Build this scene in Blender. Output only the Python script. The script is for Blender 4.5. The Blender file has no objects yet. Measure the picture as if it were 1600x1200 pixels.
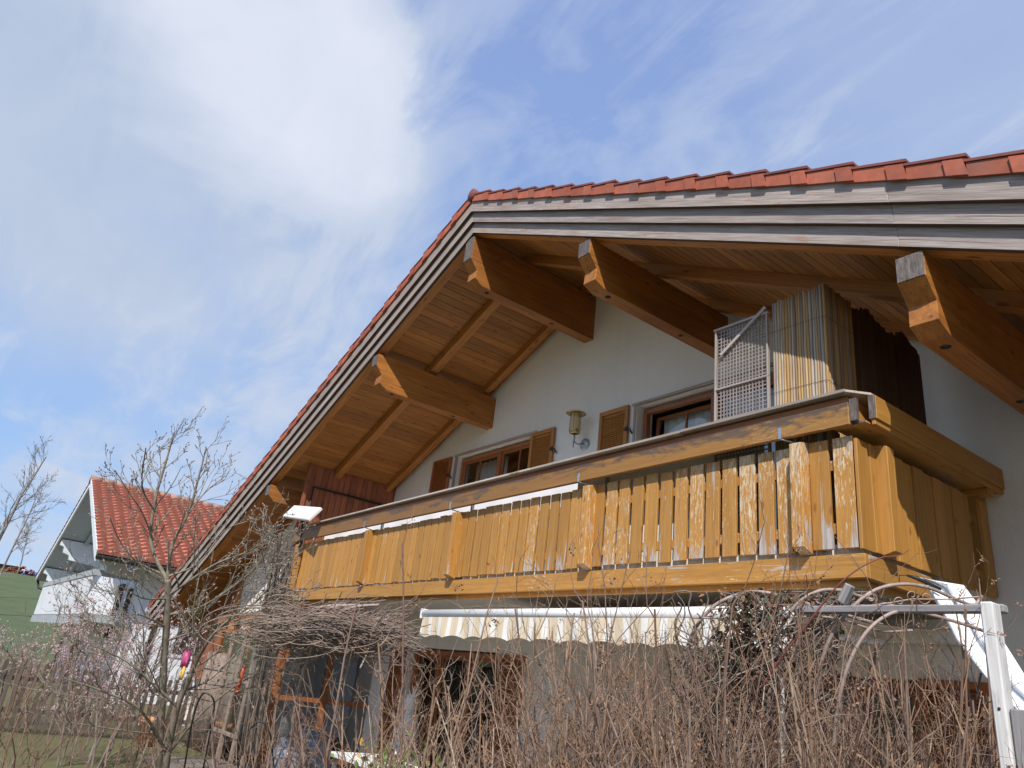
import bpy, math, random
from mathutils import Vector as V, Matrix, noise as mnoise

sc = bpy.context.scene
COL = sc.collection
# ------------------------------------------------------------------ camera
CAM = V((0, 0, 1.6)); FPX = 1147.55
RM = Matrix(((.6063, .2387, .7586), (.7869, -.3178, -.5289), (.1148, .9176, -.3805)))
cd = bpy.data.cameras.new("camera"); cam = bpy.data.objects.new("camera", cd); COL.objects.link(cam)
cam.matrix_world = Matrix.Translation(CAM) @ RM.to_4x4()
cd.sensor_width = 36; cd.lens = FPX / 1600 * 36; cd.clip_start = .05; cd.clip_end = 2000
sc.camera = cam
def ray(x, y): return RM @ V(((x - 800) / FPX, (600 - y) / FPX, -1))
def atY(x, y, Y): r = ray(x, y); return CAM + r * (Y / r.y)
def atD(x, y, D): return CAM + ray(x, y) * D
# ------------------------------------------------------------------ light
SUN = V((.94, -1, 1.35)).normalized()
EXPO = 0.0
sc.view_settings.view_transform = 'Standard'; sc.view_settings.look = 'None'
sc.view_settings.exposure = EXPO; sc.view_settings.gamma = 1; sc.view_settings.use_curve_mapping = False
sl = bpy.data.lights.new("sun", 'SUN'); so = bpy.data.objects.new("sun", sl); COL.objects.link(so)
sl.energy = 5.0; sl.angle = math.radians(.55); sl.color = (1, .95, .87)
so.rotation_euler = (-SUN).to_track_quat('-Z', 'Y').to_euler(); so.location = (5, -5, 12)
W = bpy.data.worlds.new("World"); sc.world = W; W.use_nodes = True
nt = W.node_tree; N = nt.nodes; N.clear()
def wn(t, **k):
    n = N.new(t)
    for a, b in k.items(): setattr(n, a, b)
    return n
LK = nt.links.new
def wmath(op, a, b=None, c=None, clamp=False):
    n = wn('ShaderNodeMath', operation=op, use_clamp=clamp)
    for i, q in enumerate((a, b, c)):
        if q is None: continue
        if isinstance(q, (int, float)): n.inputs[i].default_value = q
        else: LK(q, n.inputs[i])
    return n.outputs[0]
sky = wn('ShaderNodeTexSky', sky_type='NISHITA', sun_disc=False)
sky.sun_elevation = math.asin(SUN.z); sky.sun_rotation = math.atan2(SUN.x, SUN.y)
sky.air_density = 1.0; sky.dust_density = .6; sky.ozone_density = 2.5
tc = wn('ShaderNodeTexCoord'); gen = tc.outputs['Generated']
sep = wn('ShaderNodeSeparateXYZ'); LK(gen, sep.inputs[0])
zz = wmath('ADD', wmath('MAXIMUM', sep.outputs[2], 0.0), .25)
cx = wn('ShaderNodeCombineXYZ'); LK(wmath('DIVIDE', sep.outputs[0], zz), cx.inputs[0]); LK(wmath('DIVIDE', sep.outputs[1], zz), cx.inputs[1])
def wnoise(scale, detail, rough, rot=0, sx=1, sy=1, dist=0, off=(0, 0, 0)):
    m = wn('ShaderNodeMapping'); LK(cx.outputs[0], m.inputs[0])
    m.inputs['Rotation'].default_value = (0, 0, rot); m.inputs['Scale'].default_value = (sx, sy, 1); m.inputs['Location'].default_value = off
    n = wn('ShaderNodeTexNoise'); LK(m.outputs[0], n.inputs['Vector'])
    n.inputs['Scale'].default_value = scale; n.inputs['Detail'].default_value = detail
    n.inputs['Roughness'].default_value = rough; n.inputs['Distortion'].default_value = dist
    return n.outputs[0]
def blob(px, py, r0, r1, w=0.0):
    """soft cloud bank around one direction of the sky: 1 inside r1 degrees, 0 outside r0"""
    d = ray(px, py).normalized()
    n = wn('ShaderNodeVectorMath', operation='DOT_PRODUCT'); LK(nrm.outputs[0], n.inputs[0]); n.inputs[1].default_value = d
    v = n.outputs['Value']
    if w: v = wmath('ADD', v, wmath('MULTIPLY', wmath('SUBTRACT', warp, .5), w))
    m = wn('ShaderNodeMapRange', interpolation_type='SMOOTHSTEP'); LK(v, m.inputs[0])
    m.inputs[1].default_value = math.cos(math.radians(r0)); m.inputs[2].default_value = math.cos(math.radians(r1))
    return m.outputs[0]
nrm = wn('ShaderNodeVectorMath', operation='NORMALIZE'); LK(gen, nrm.inputs[0])
warp = wnoise(2.2, 6, .55, off=(3, 1, 0), dist=.3)
n1 = wnoise(1.1, 8, .6, rot=.5, sx=1, sy=2.2, dist=.6)
n2 = wnoise(3.2, 9, .62, rot=.9, sx=1, sy=2.6, dist=.8, off=(5, 2, 0))
cir = wmath('ADD', wmath('MULTIPLY', n1, .62), wmath('MULTIPLY', n2, .38))
mr = wn('ShaderNodeMapRange', interpolation_type='SMOOTHSTEP'); LK(cir, mr.inputs[0])
mr.inputs[1].default_value = .44; mr.inputs[2].default_value = .62
cirrus = mr.outputs[0]
big = blob(240, 60, 24, 9, .10)
core = blob(425, 110, 13, 0.5, .06)
leftb = blob(60, 420, 22, 4, .10)
botb = blob(330, 560, 16, 3, .08)
rgt = blob(1540, 130, 20, 2, .09)
hollow = blob(880, 130, 17, 2, .05)
low = blob(260, 660, 12, 2, .05)
blue2 = blob(120, 700, 9, 2, .03)
cumulus = blob(60, 800, 3.4, 1.6, .012)
cov = wmath('MULTIPLY', cirrus, .58)
cov = wmath('ADD', cov, .07)
for b, k in ((big, .75), (core, .55), (leftb, .16), (botb, .12), (rgt, .36), (low, .1), (cumulus, .5), (hollow, -.30), (blue2, -.22)):
    cov = wmath('ADD', cov, wmath('MULTIPLY', b, k))
cov = wmath('MINIMUM', wmath('MAXIMUM', cov, 0.05), .97)
shade = wmath('ADD', wmath('MULTIPLY', core, .62), wmath('MULTIPLY', wmath('SUBTRACT', n2, .5), .35))
shade = wmath('ADD', shade, wmath('MULTIPLY', wmath('SUBTRACT', 1.0, big), .22))
shade = wmath('ADD', shade, .20, clamp=True)
mc = wn('ShaderNodeMix', data_type='RGBA'); LK(shade, mc.inputs['Factor'])
mc.inputs['A'].default_value = (4.7, 5.9, 7.9, 1); mc.inputs['B'].default_value = (9.2, 9.6, 10.8, 1)
tint = wn('ShaderNodeMix', data_type='RGBA', blend_type='MULTIPLY'); tint.inputs['Factor'].default_value = 1
LK(sky.outputs[0], tint.inputs['A']); tint.inputs['B'].default_value = (2.6, 2.3, 2.2, 1)
el = wn('ShaderNodeMapRange'); LK(sep.outputs[2], el.inputs[0]); el.inputs[1].default_value = .0; el.inputs[2].default_value = .8
gr = wn('ShaderNodeMix', data_type='RGBA'); LK(el.outputs[0], gr.inputs['Factor']); gr.inputs['A'].default_value = (3.3, 5.9, 10.0, 1); gr.inputs['B'].default_value = (3.0, 4.4, 8.6, 1)
base = wn('ShaderNodeMix', data_type='RGBA'); base.inputs['Factor'].default_value = .78; LK(tint.outputs['Result'], base.inputs['A']); LK(gr.outputs['Result'], base.inputs['B'])
mx = wn('ShaderNodeMix', data_type='RGBA'); LK(cov, mx.inputs['Factor']); LK(base.outputs['Result'], mx.inputs['A']); LK(mc.outputs['Result'], mx.inputs['B'])
bg = wn('ShaderNodeBackground'); LK(mx.outputs['Result'], bg.inputs[0]); bg.inputs[1].default_value = .089
wo = wn('ShaderNodeOutputWorld'); LK(bg.outputs[0], wo.inputs[0])
sc.cycles.max_bounces = 8; sc.cycles.transparent_max_bounces = 12

# ------------------------------------------------------------------ materials
class MT:
    def __init__(s, name, rough=.7):
        s.m = bpy.data.materials.new(name); s.m.use_nodes = True; s.t = s.m.node_tree
        s.b = s.t.nodes['Principled BSDF']; s.b.inputs['Roughness'].default_value = rough
        s.att = None
    def n(s, t, **k):
        q = s.t.nodes.new(t)
        for a, b in k.items(): setattr(q, a, b)
        return q
    def l(s, a, b): s.t.links.new(a, b)
    def vec(s, kind='gv'):
        if kind == 'gv':
            if s.att is None: s.att = s.n('ShaderNodeAttribute', attribute_name='gv')
            return s.att.outputs['Vector']
        if kind == 'obj': return s.n('ShaderNodeTexCoord').outputs['Object']
        return s.n('ShaderNodeNewGeometry').outputs['Position']
    def noise(s, sc_, scale=5, detail=4, rough=.6, dist=0, kind='gv', off=(0, 0, 0)):
        m = s.n('ShaderNodeMapping'); s.l(s.vec(kind), m.inputs[0]); m.inputs['Scale'].default_value = sc_; m.inputs['Location'].default_value = off
        q = s.n('ShaderNodeTexNoise'); s.l(m.outputs[0], q.inputs['Vector'])
        q.inputs['Scale'].default_value = scale; q.inputs['Detail'].default_value = detail; q.inputs['Roughness'].default_value = rough; q.inputs['Distortion'].default_value = dist
        return q.outputs[0]
    def ramp(s, v, pts):
        r = s.n('ShaderNodeValToRGB'); s.l(v, r.inputs[0]); e = r.color_ramp.elements
        while len(e) < len(pts): e.new(.5)
        for q, (p, c) in zip(e, pts): q.position = p; q.color = (*c, 1) if len(c) == 3 else c
        return r.outputs[0]
    def rng(s, v, a, b, c=0, d=1):
        r = s.n('ShaderNodeMapRange'); s.l(v, r.inputs[0])
        for i, q in enumerate((a, b, c, d)): r.inputs[i + 1].default_value = q
        return r.outputs[0]
    def mix(s, f, a, b, mode='MIX'):
        q = s.n('ShaderNodeMix', data_type='RGBA', blend_type=mode)
        for sock, val in (('Factor', f), ('A', a), ('B', b)):
            if isinstance(val, (tuple, float, int)):
                q.inputs[sock].default_value = (*val, 1) if isinstance(val, tuple) else val
            else: s.l(val, q.inputs[sock])
        return q.outputs['Result']
    def math(s, op, a, b):
        q = s.n('ShaderNodeMath', operation=op)
        for i, v in enumerate((a, b)):
            if isinstance(v, (int, float)): q.inputs[i].default_value = v
            else: s.l(v, q.inputs[i])
        return q.outputs[0]
    def rnd(s):
        a = s.n('ShaderNodeAttribute', attribute_name='rnd'); return a.outputs['Fac']
    def color(s, c): s.l(c, s.b.inputs['Base Color'])
    def bump(s, h, strength=.3, dist=.01):
        q = s.n('ShaderNodeBump'); s.l(h, q.inputs['Height']); q.inputs['Strength'].default_value = strength; q.inputs['Distance'].default_value = dist
        s.l(q.outputs[0], s.b.inputs['Normal'])

def wood(name, c1, c2, knot=None, rough=.6, var=.25, grain=(1.6, 34, 34), kn=.5, bump=.35):
    m = MT(name, rough)
    g = m.noise(grain, 1.0, 6, .65, .4)
    col = m.ramp(g, [(.30, c1), (.68, c2)])
    g2 = m.noise((5, 120, 120), 1.0, 3, .6)
    col = m.mix(m.rng(g2, .45, .75, 0, .35), col, tuple(x * .6 for x in c1))
    r = m.rng(m.rnd(), 0, 1, 1 - var, 1 + var)
    cc = m.n('ShaderNodeCombineXYZ')
    for i in range(3): m.l(r, cc.inputs[i])
    col = m.mix(1.0, col, cc.outputs[0], 'MULTIPLY')
    if knot:
        mp = m.n('ShaderNodeMapping'); m.l(m.vec(), mp.inputs[0]); mp.inputs['Scale'].default_value = (3.2, 9, 9)
        vo = m.n('ShaderNodeTexVoronoi'); m.l(mp.outputs[0], vo.inputs['Vector']); vo.inputs['Scale'].default_value = 1.0
        k = m.rng(vo.outputs['Distance'], .10 * kn * 2, .22 * kn * 2, 1, 0)
        col = m.mix(m.math('MULTIPLY', k, .8), col, knot)
    m.color(col); m.bump(g2, bump, .004)
    return m, col
def plain(name, c, rough=.6, metal=0, var=None, scale=8):
    m = MT(name, rough); m.b.inputs['Metallic'].default_value = metal
    n = m.noise((1, 1, 1), scale, 5, .6, 0, 'obj')
    v = var if var is not None else .15
    m.color(m.ramp(n, [(.3, tuple(x * (1 - v) for x in c)), (.7, tuple(min(1, x * (1 + v)) for x in c))]))
    return m.m

def honey(name, peel, mold):
    """ochre wood stain, flaking to pale or grey bare wood"""
    m, col = wood(name, (.37, .175, .036), (.51, .255, .058), knot=(.24, .09, .025), rough=.55, var=.13, kn=.32)
    if peel:
        wear = m.noise((1, 1, 1), 1.3, 3, .6, 0, 'pos')
        px = m.n('ShaderNodeSeparateXYZ'); m.l(m.vec('pos'), px.inputs[0])
        side = m.rng(px.outputs[0], -9.5, -3.0, -.02, .10) if not mold else m.rng(px.outputs[0], -7, -2.5, -.10, .04)
        fl = m.noise((15, 75, 75), 1.0, 5, .7, .4)
        t = m.math('ADD', m.math('ADD', fl, m.math('MULTIPLY', m.math('SUBTRACT', wear, .5), .38)), m.math('SUBTRACT', side, .07))
        t = m.math('ADD', t, m.math('MULTIPLY', m.math('SUBTRACT', m.rnd(), .55), .17))
        if not mold: t = m.math('ADD', t, m.rng(px.outputs[2], 3.0, 3.42, 0, .045))
        mk = m.rng(t, .615, .675, 0, .9)
        bare = m.ramp(m.noise((2, 90, 90), 1, 3, .6), [(.3, (.42, .36, .31)), (.7, (.80, .66, .42))])
        col = m.mix(mk, col, bare)
        big = m.noise((1.6, 12, 12), 1.0, 5, .7, .8, off=(7, 3, 1))
        lowz = m.math('MULTIPLY', m.rng(px.outputs[2], 2.68, 2.98, .085, 0), m.math('GREATER_THAN', px.outputs[2], 2.662))
        mk2 = m.rng(m.math('ADD', m.math('ADD', big, lowz), m.math('MULTIPLY', side, .5)), .655, .70, 0, .9)
        col = m.mix(mk2, col, m.ramp(m.noise((3, 110, 110), 1, 3, .6), [(.3, (.30, .27, .26)), (.7, (.56, .53, .52))]))
    if mold:
        b = m.noise((1.2, 4, 4), 2.2, 6, .7, .6, 'pos')
        px = m.n('ShaderNodeSeparateXYZ'); m.l(m.vec('pos'), px.inputs[0])
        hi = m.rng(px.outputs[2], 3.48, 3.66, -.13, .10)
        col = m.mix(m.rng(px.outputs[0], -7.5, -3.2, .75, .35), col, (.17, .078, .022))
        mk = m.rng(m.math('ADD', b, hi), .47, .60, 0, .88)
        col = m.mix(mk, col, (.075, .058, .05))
        pale = m.rng(m.noise((2.5, 20, 20), 1.0, 5, .7, .8), .45, .72, 0, .3)
        col = m.mix(pale, col, (.30, .17, .08))
    m.color(col)
    return m.m
M = {}
M['honey'] = honey('weathered_ochre_stain', 1.0, False)
M['honey_smooth'] = honey('ochre_stain', 0, False)
M['rail'] = honey('stained_rail_wood', .9, True)
M['cap'] = wood('grey_cap_wood', (.30, .24, .20), (.52, .45, .40), knot=(.2, .12, .08))[0].m
def barge():
    m, col = wood('silvered_board_wood', (.25, .205, .185), (.46, .40, .375), rough=.8, var=.10, grain=(2.6, 60, 60), bump=.7)
    o = m.noise((2.4, 14, 14), 1.0, 6, .75, 1.2, off=(4, 9, 2))
    col = m.mix(m.rng(o, .59, .66, 0, .8), col, (.42, .18, .08))
    cr = m.noise((1.2, 150, 150), 1.0, 3, .5)
    col = m.mix(m.rng(cr, .60, .68, 0, .7), col, (.06, .045, .04))
    br = m.noise((.8, 5, 5), 1.0, 4, .6, .4)
    col = m.mix(m.rng(br, .45, .75, 0, .4), col, (.22, .12, .08))
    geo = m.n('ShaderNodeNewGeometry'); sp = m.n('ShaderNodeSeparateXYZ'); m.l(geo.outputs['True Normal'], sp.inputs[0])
    under = m.rng(sp.outputs[2], -.6, -.4, 1, 0)                     # lower edges: brown stain, darkened to carry the shade under each board
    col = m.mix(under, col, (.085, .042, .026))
    m.color(col); return m.m
M['barge'] = barge()
M['soffit'] = wood('soffit_pine', (.28, .102, .020), (.47, .200, .043), knot=(.16, .05, .02), var=.24, kn=.45)[0].m
def beam_m():
    m, col = wood('honey_pine_beam', (.29, .098, .016), (.50, .20, .036), knot=(.13, .04, .015), var=.10, kn=.38, grain=(1.2, 26, 26))
    d = m.noise((.9, 3, 3), 1.0, 5, .65, .6); col = m.mix(m.rng(d, .42, .72, 0, .55), col, (.15, .045, .010))
    cr = m.noise((.7, 60, 60), 1.0, 2, .5, .2, off=(1, 5, 9)); col = m.mix(m.rng(cr, .665, .69, 0, .85), col, (.03, .012, .006))
    m.color(col); return m.m
M['purlin'] = beam_m()
M['endgrain'] = wood('grey_end_grain', (.06, .048, .04), (.22, .18, .16), var=.1, grain=(14, 50, 50), bump=.8)[0].m
M['picket'] = wood('old_dark_picket_wood', (.07, .05, .04), (.15, .115, .095), var=.25)[0].m
M['frame'] = wood('red_brown_frame', (.26, .085, .028), (.38, .14, .045), var=.1, rough=.4)[0].m
M['shutter'] = wood('orange_shutter_wood', (.36, .14, .030), (.50, .22, .05), knot=(.2, .07, .02), var=.12, rough=.5)[0].m
M['shutter_red'] = wood('red_shutter_wood', (.27, .08, .022), (.40, .13, .035), knot=(.15, .05, .02), var=.12, rough=.5)[0].m
M['clad'] = wood('red_brown_cladding', (.22, .065, .030), (.34, .115, .05), knot=(.12, .03, .02), var=.22)[0].m
M['greywood'] = wood('bleached_garden_timber', (.20, .19, .195), (.40, .385, .39), rough=.85, var=.08)[0].m
def wp():
    m, col = wood('worn_white_timber', (.50, .49, .48), (.74, .73, .72), rough=.8, var=.05, grain=(2, 60, 60))
    d = m.noise((3, 14, 14), 1.0, 6, .75, .8); col = m.mix(m.rng(d, .5, .68, 0, .7), col, (.27, .25, .235))
    m.color(col); return m.m
M['whitepost'] = wp()
def stucco(name, c):
    m = MT(name, .9)
    big = m.noise((1, 1, 1), .7, 5, .6, 0, 'pos')
    col = m.ramp(big, [(.3, tuple(x * .90 for x in c)), (.75, c)])
    st = m.noise((7, 7, .5), 1.0, 5, .65, .3, 'pos'); col = m.mix(m.rng(st, .55, .8, 0, .35), col, tuple(x * q for x, q in zip(c, (.80, .76, .68))))
    cr = m.noise((1, 1, 1), 2.3, 7, .55, 1.6, 'pos', off=(5, 5, 5)); col = m.mix(m.math('MULTIPLY', m.math('LESS_THAN', m.math('ABSOLUTE', m.math('SUBTRACT', cr, .5), 0), .0018), .25), col, (.3, .27, .24))
    m.color(col)
    m.bump(m.math('ADD', m.noise((1, 1, 1), 70, 4, .7, 0, 'pos'), m.math('MULTIPLY', m.noise((1, 1, 1), 9, 4, .6, .8, 'pos'), .8)), .55, .006); return m.m
M['wall'] = stucco('white_stucco', (.84, .81, .76))
M['nwall'] = stucco('neighbour_stucco', (.80, .82, .86))
def tiles(name, a, b, lich=.3):
    m = MT(name, .7)
    n = m.noise((1, 1, 1), 7, 5, .7, 0, 'pos')
    col = m.ramp(n, [(.3, a), (.7, b)])
    r = m.rng(m.rnd(), 0, 1, .78, 1.15)
    cc = m.n('ShaderNodeCombineXYZ')
    for i in range(3): m.l(r, cc.inputs[i])
    col = m.mix(1.0, col, cc.outputs[0], 'MULTIPLY')
    d = m.noise((1, 1, 1), 2.2, 6, .75, 0, 'pos', off=(3, 3, 3))
    col = m.mix(m.rng(d, .56, .75, 0, lich), col, (.20, .13, .11))
    m.color(col); return m.m
M['tile'] = tiles('clay_tile', (.30, .075, .040), (.46, .128, .068), .7)
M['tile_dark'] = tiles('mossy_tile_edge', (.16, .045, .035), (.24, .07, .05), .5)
M['ntile'] = tiles('old_clay_tile', (.40, .115, .062), (.54, .185, .11), .4)
M['nose'] = tiles('shadow_dark_tile_nose', (.20, .062, .04), (.28, .09, .055), .4)  # dark tone on the risers paints the shadow line under each course
M['ridge'] = tiles('lichen_ridge_tile', (.30, .16, .12), (.40, .27, .22), .5)
M['metal'] = plain('galvanised_steel', (.38, .42, .46), .45, .6)
M['iron'] = plain('black_iron', (.03, .03, .03), .5, .3)
M['archtube'] = plain('brown_plastic_coated_tube', (.33, .25, .215), .5, 0, .25, 20)
M['brass'] = plain('aged_brass', (.46, .36, .17), .35, .8)
M['white'] = plain('white_paint', (.80, .80, .79), .4, 0, .03)
M['ngrey'] = plain('grey_soffit_paint', (.36, .39, .41), .8, 0, .08, 2)
M['nwhite'] = plain('white_board_paint', (.66, .69, .73), .7, 0, .1, 5)
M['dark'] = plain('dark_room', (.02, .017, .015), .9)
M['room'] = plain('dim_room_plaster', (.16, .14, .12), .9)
M['sailcloth'] = plain('white_sail_cloth', (.85, .86, .88), .7, 0, .04, 3)
M['terracotta'] = plain('terracotta', (.62, .28, .11), .8, 0, .15, 10)
M['pink'] = plain('pink_rubber', (.42, .06, .17), .5); M['yellow'] = plain('yellow_leather', (.75, .45, .10), .6)
M['red'] = plain('red_paint', (.42, .08, .04), .5); M['blue'] = plain('blue_glaze', (.04, .06, .35), .2, 0, .3, 40)
M['tarp'] = plain('blue_tarp', (.10, .22, .55), .5); M['vase'] = plain('grey_blue_glaze', (.24, .27, .33), .2, 0, .4, 20)
def twig_m(name, cs):
    m = MT(name, .85); col = m.ramp(m.rnd(), [(i / (len(cs) - 1), c) for i, c in enumerate(cs)])
    n = m.noise((20, 30, 30), 1.0, 3, .6); col = m.mix(m.rng(n, .4, .7, 0, .5), col, (.10, .065, .05)); m.color(col); return m.m
M['twig'] = twig_m('brown_twig_bark', [(.13, .080, .06), (.26, .165, .12), (.21, .115, .07), (.33, .24, .18)])
M['twig_tan'] = twig_m('tan_twig_bark', [(.24, .155, .11), (.40, .28, .20), (.32, .18, .10), (.19, .12, .09), (.46, .35, .27)])
M['twig_grey'] = plain('grey_branch_bark', (.22, .18, .155), .85, 0, .4, 6)
M['bark'] = plain('lichened_bark', (.22, .19, .145), .9, 0, .45, 12)
M['bud'] = plain('woolly_bud', (.30, .24, .20), .9, 0, .2, 30)
M['redstem'] = plain('red_bramble_stem', (.17, .045, .035), .6, 0, .3, 20)
M['blossom'] = plain('pink_blossom', (.56, .37, .39), .8, 0, .3, 40)
M['deadflower'] = plain('dry_seed_head', (.25, .14, .08), .9, 0, .35, 40)
M['ivy'] = plain('ivy_leaf', (.055, .075, .04), .45, 0, .5, 15)
M['dryleaf'] = plain('dry_leaf', (.16, .09, .055), .8, 0, .6, 15)
M['thatch'] = plain('dead_vine_wood', (.25, .19, .155), .9, 0, .4, 10)
M['reed'] = None
def grass_m():
    m = MT('lawn_and_meadow', .95)
    a = m.noise((1, 1, 1), 1.4, 8, .7, 0, 'pos'); b = m.noise((1, 1, 1), 40, 4, .7, 0, 'pos')
    col = m.ramp(a, [(.3, (.085, .09, .032)), (.55, (.165, .145, .06)), (.75, (.08, .105, .033))])
    col = m.mix(m.rng(b, .35, .7, 0, .6), col, (.055, .065, .02))
    px = m.n('ShaderNodeSeparateXYZ'); m.l(m.vec('pos'), px.inputs[0])
    far = m.rng(px.outputs[0], -60, -45, 1, 0)
    col = m.mix(far, col, m.ramp(m.noise((.2, .2, .2), 2, 6, .7, 0, 'pos'), [(.3, (.065, .095, .035)), (.7, (.10, .125, .05))]))
    m.color(col); m.bump(b, .6, .03); return m.m
M['grass'] = grass_m()
def paving_m():
    m = MT('concrete_paving', .9)
    m.color(m.ramp(m.noise((1, 1, 1), 6, 6, .7, 0, 'pos'), [(.3, (.14, .12, .10)), (.7, (.23, .20, .165))])); return m.m
M['paving'] = paving_m()
def cane_m():
    m = MT('split_cane', .55)
    g = m.noise((3.0, 30, 30), 1, 5, .6, .3)
    base = m.ramp(m.rnd(), [(.0, (.43, .38, .32)), (.3, (.31, .26, .22)), (.5, (.26, .14, .06)), (.7, (.42, .24, .075)), (1, (.50, .38, .21))])
    blotch = m.noise((2.0, 8, 8), 1, 5, .7, .5, off=(2, 2, 2))
    col = m.mix(m.rng(blotch, .54, .64, 0, .45), base, (.42, .22, .055))
    col = m.mix(m.rng(g, .32, .55, .4, 0), col, (.13, .07, .04))
    m.color(col); return m.m
M['cane'] = cane_m()
M['canedark'] = wood('reed_shade_and_shed_brown', (.09, .045, .025), (.16, .085, .05), var=.3)[0].m
M['lattice'] = wood('pale_lattice_wood', (.30, .25, .22), (.46, .40, .37), var=.1)[0].m
M['mesh'] = wood('grey_lattice_slats', (.20, .17, .16), (.33, .29, .28), var=.1)[0].m
def stripe_m():
    m = MT('striped_awning_cloth', .9)
    px = m.n('ShaderNodeSeparateXYZ'); m.l(m.vec('pos'), px.inputs[0])
    s = m.math('FRACT', m.math('MULTIPLY', px.outputs[0], 5.2), 0)
    w = m.math('LESS_THAN', s, .36)
    thin = m.math('MULTIPLY', m.math('GREATER_THAN', s, .48), m.math('LESS_THAN', s, .54))
    w = m.math('MAXIMUM', w, m.math('MULTIPLY', thin, .6))
    m.color(m.mix(w, (.70, .57, .40), (.82, .80, .76)))
    tr = m.b.inputs['Transmission Weight'] if 'Transmission Weight' in m.b.inputs else None
    return m.m
M['stripe'] = stripe_m()
def glass_m():
    m = MT('window_glass', .02)
    t = m.t; out = [n for n in t.nodes if n.type == 'OUTPUT_MATERIAL'][0]
    gl = m.n('ShaderNodeBsdfGlossy'); gl.inputs['Roughness'].default_value = .01
    tp = m.n('ShaderNodeBsdfTransparent'); tp.inputs[0].default_value = (.86, .90, .90, 1)
    fr = m.n('ShaderNodeFresnel'); fr.inputs[0].default_value = 1.55
    f2 = m.math('ADD', m.math('MULTIPLY', fr.outputs[0], 1.6), .05)
    mx_ = m.n('ShaderNodeMixShader'); m.l(f2, mx_.inputs[0]); m.l(tp.outputs[0], mx_.inputs[1]); m.l(gl.outputs[0], mx_.inputs[2])
    m.l(mx_.outputs[0], out.inputs[0]); return m.m
M['glass'] = glass_m()
M['curtain'] = plain('net_curtain', (.80, .79, .76), .95, 0, .08, 3)
def lampglass():
    m = MT('amber_lamp_glass', .15); m.b.inputs['Base Color'].default_value = (.80, .66, .35, 1)
    m.b.inputs['Transmission Weight'].default_value = .6; return m.m
M['lampglass'] = lampglass()

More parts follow.
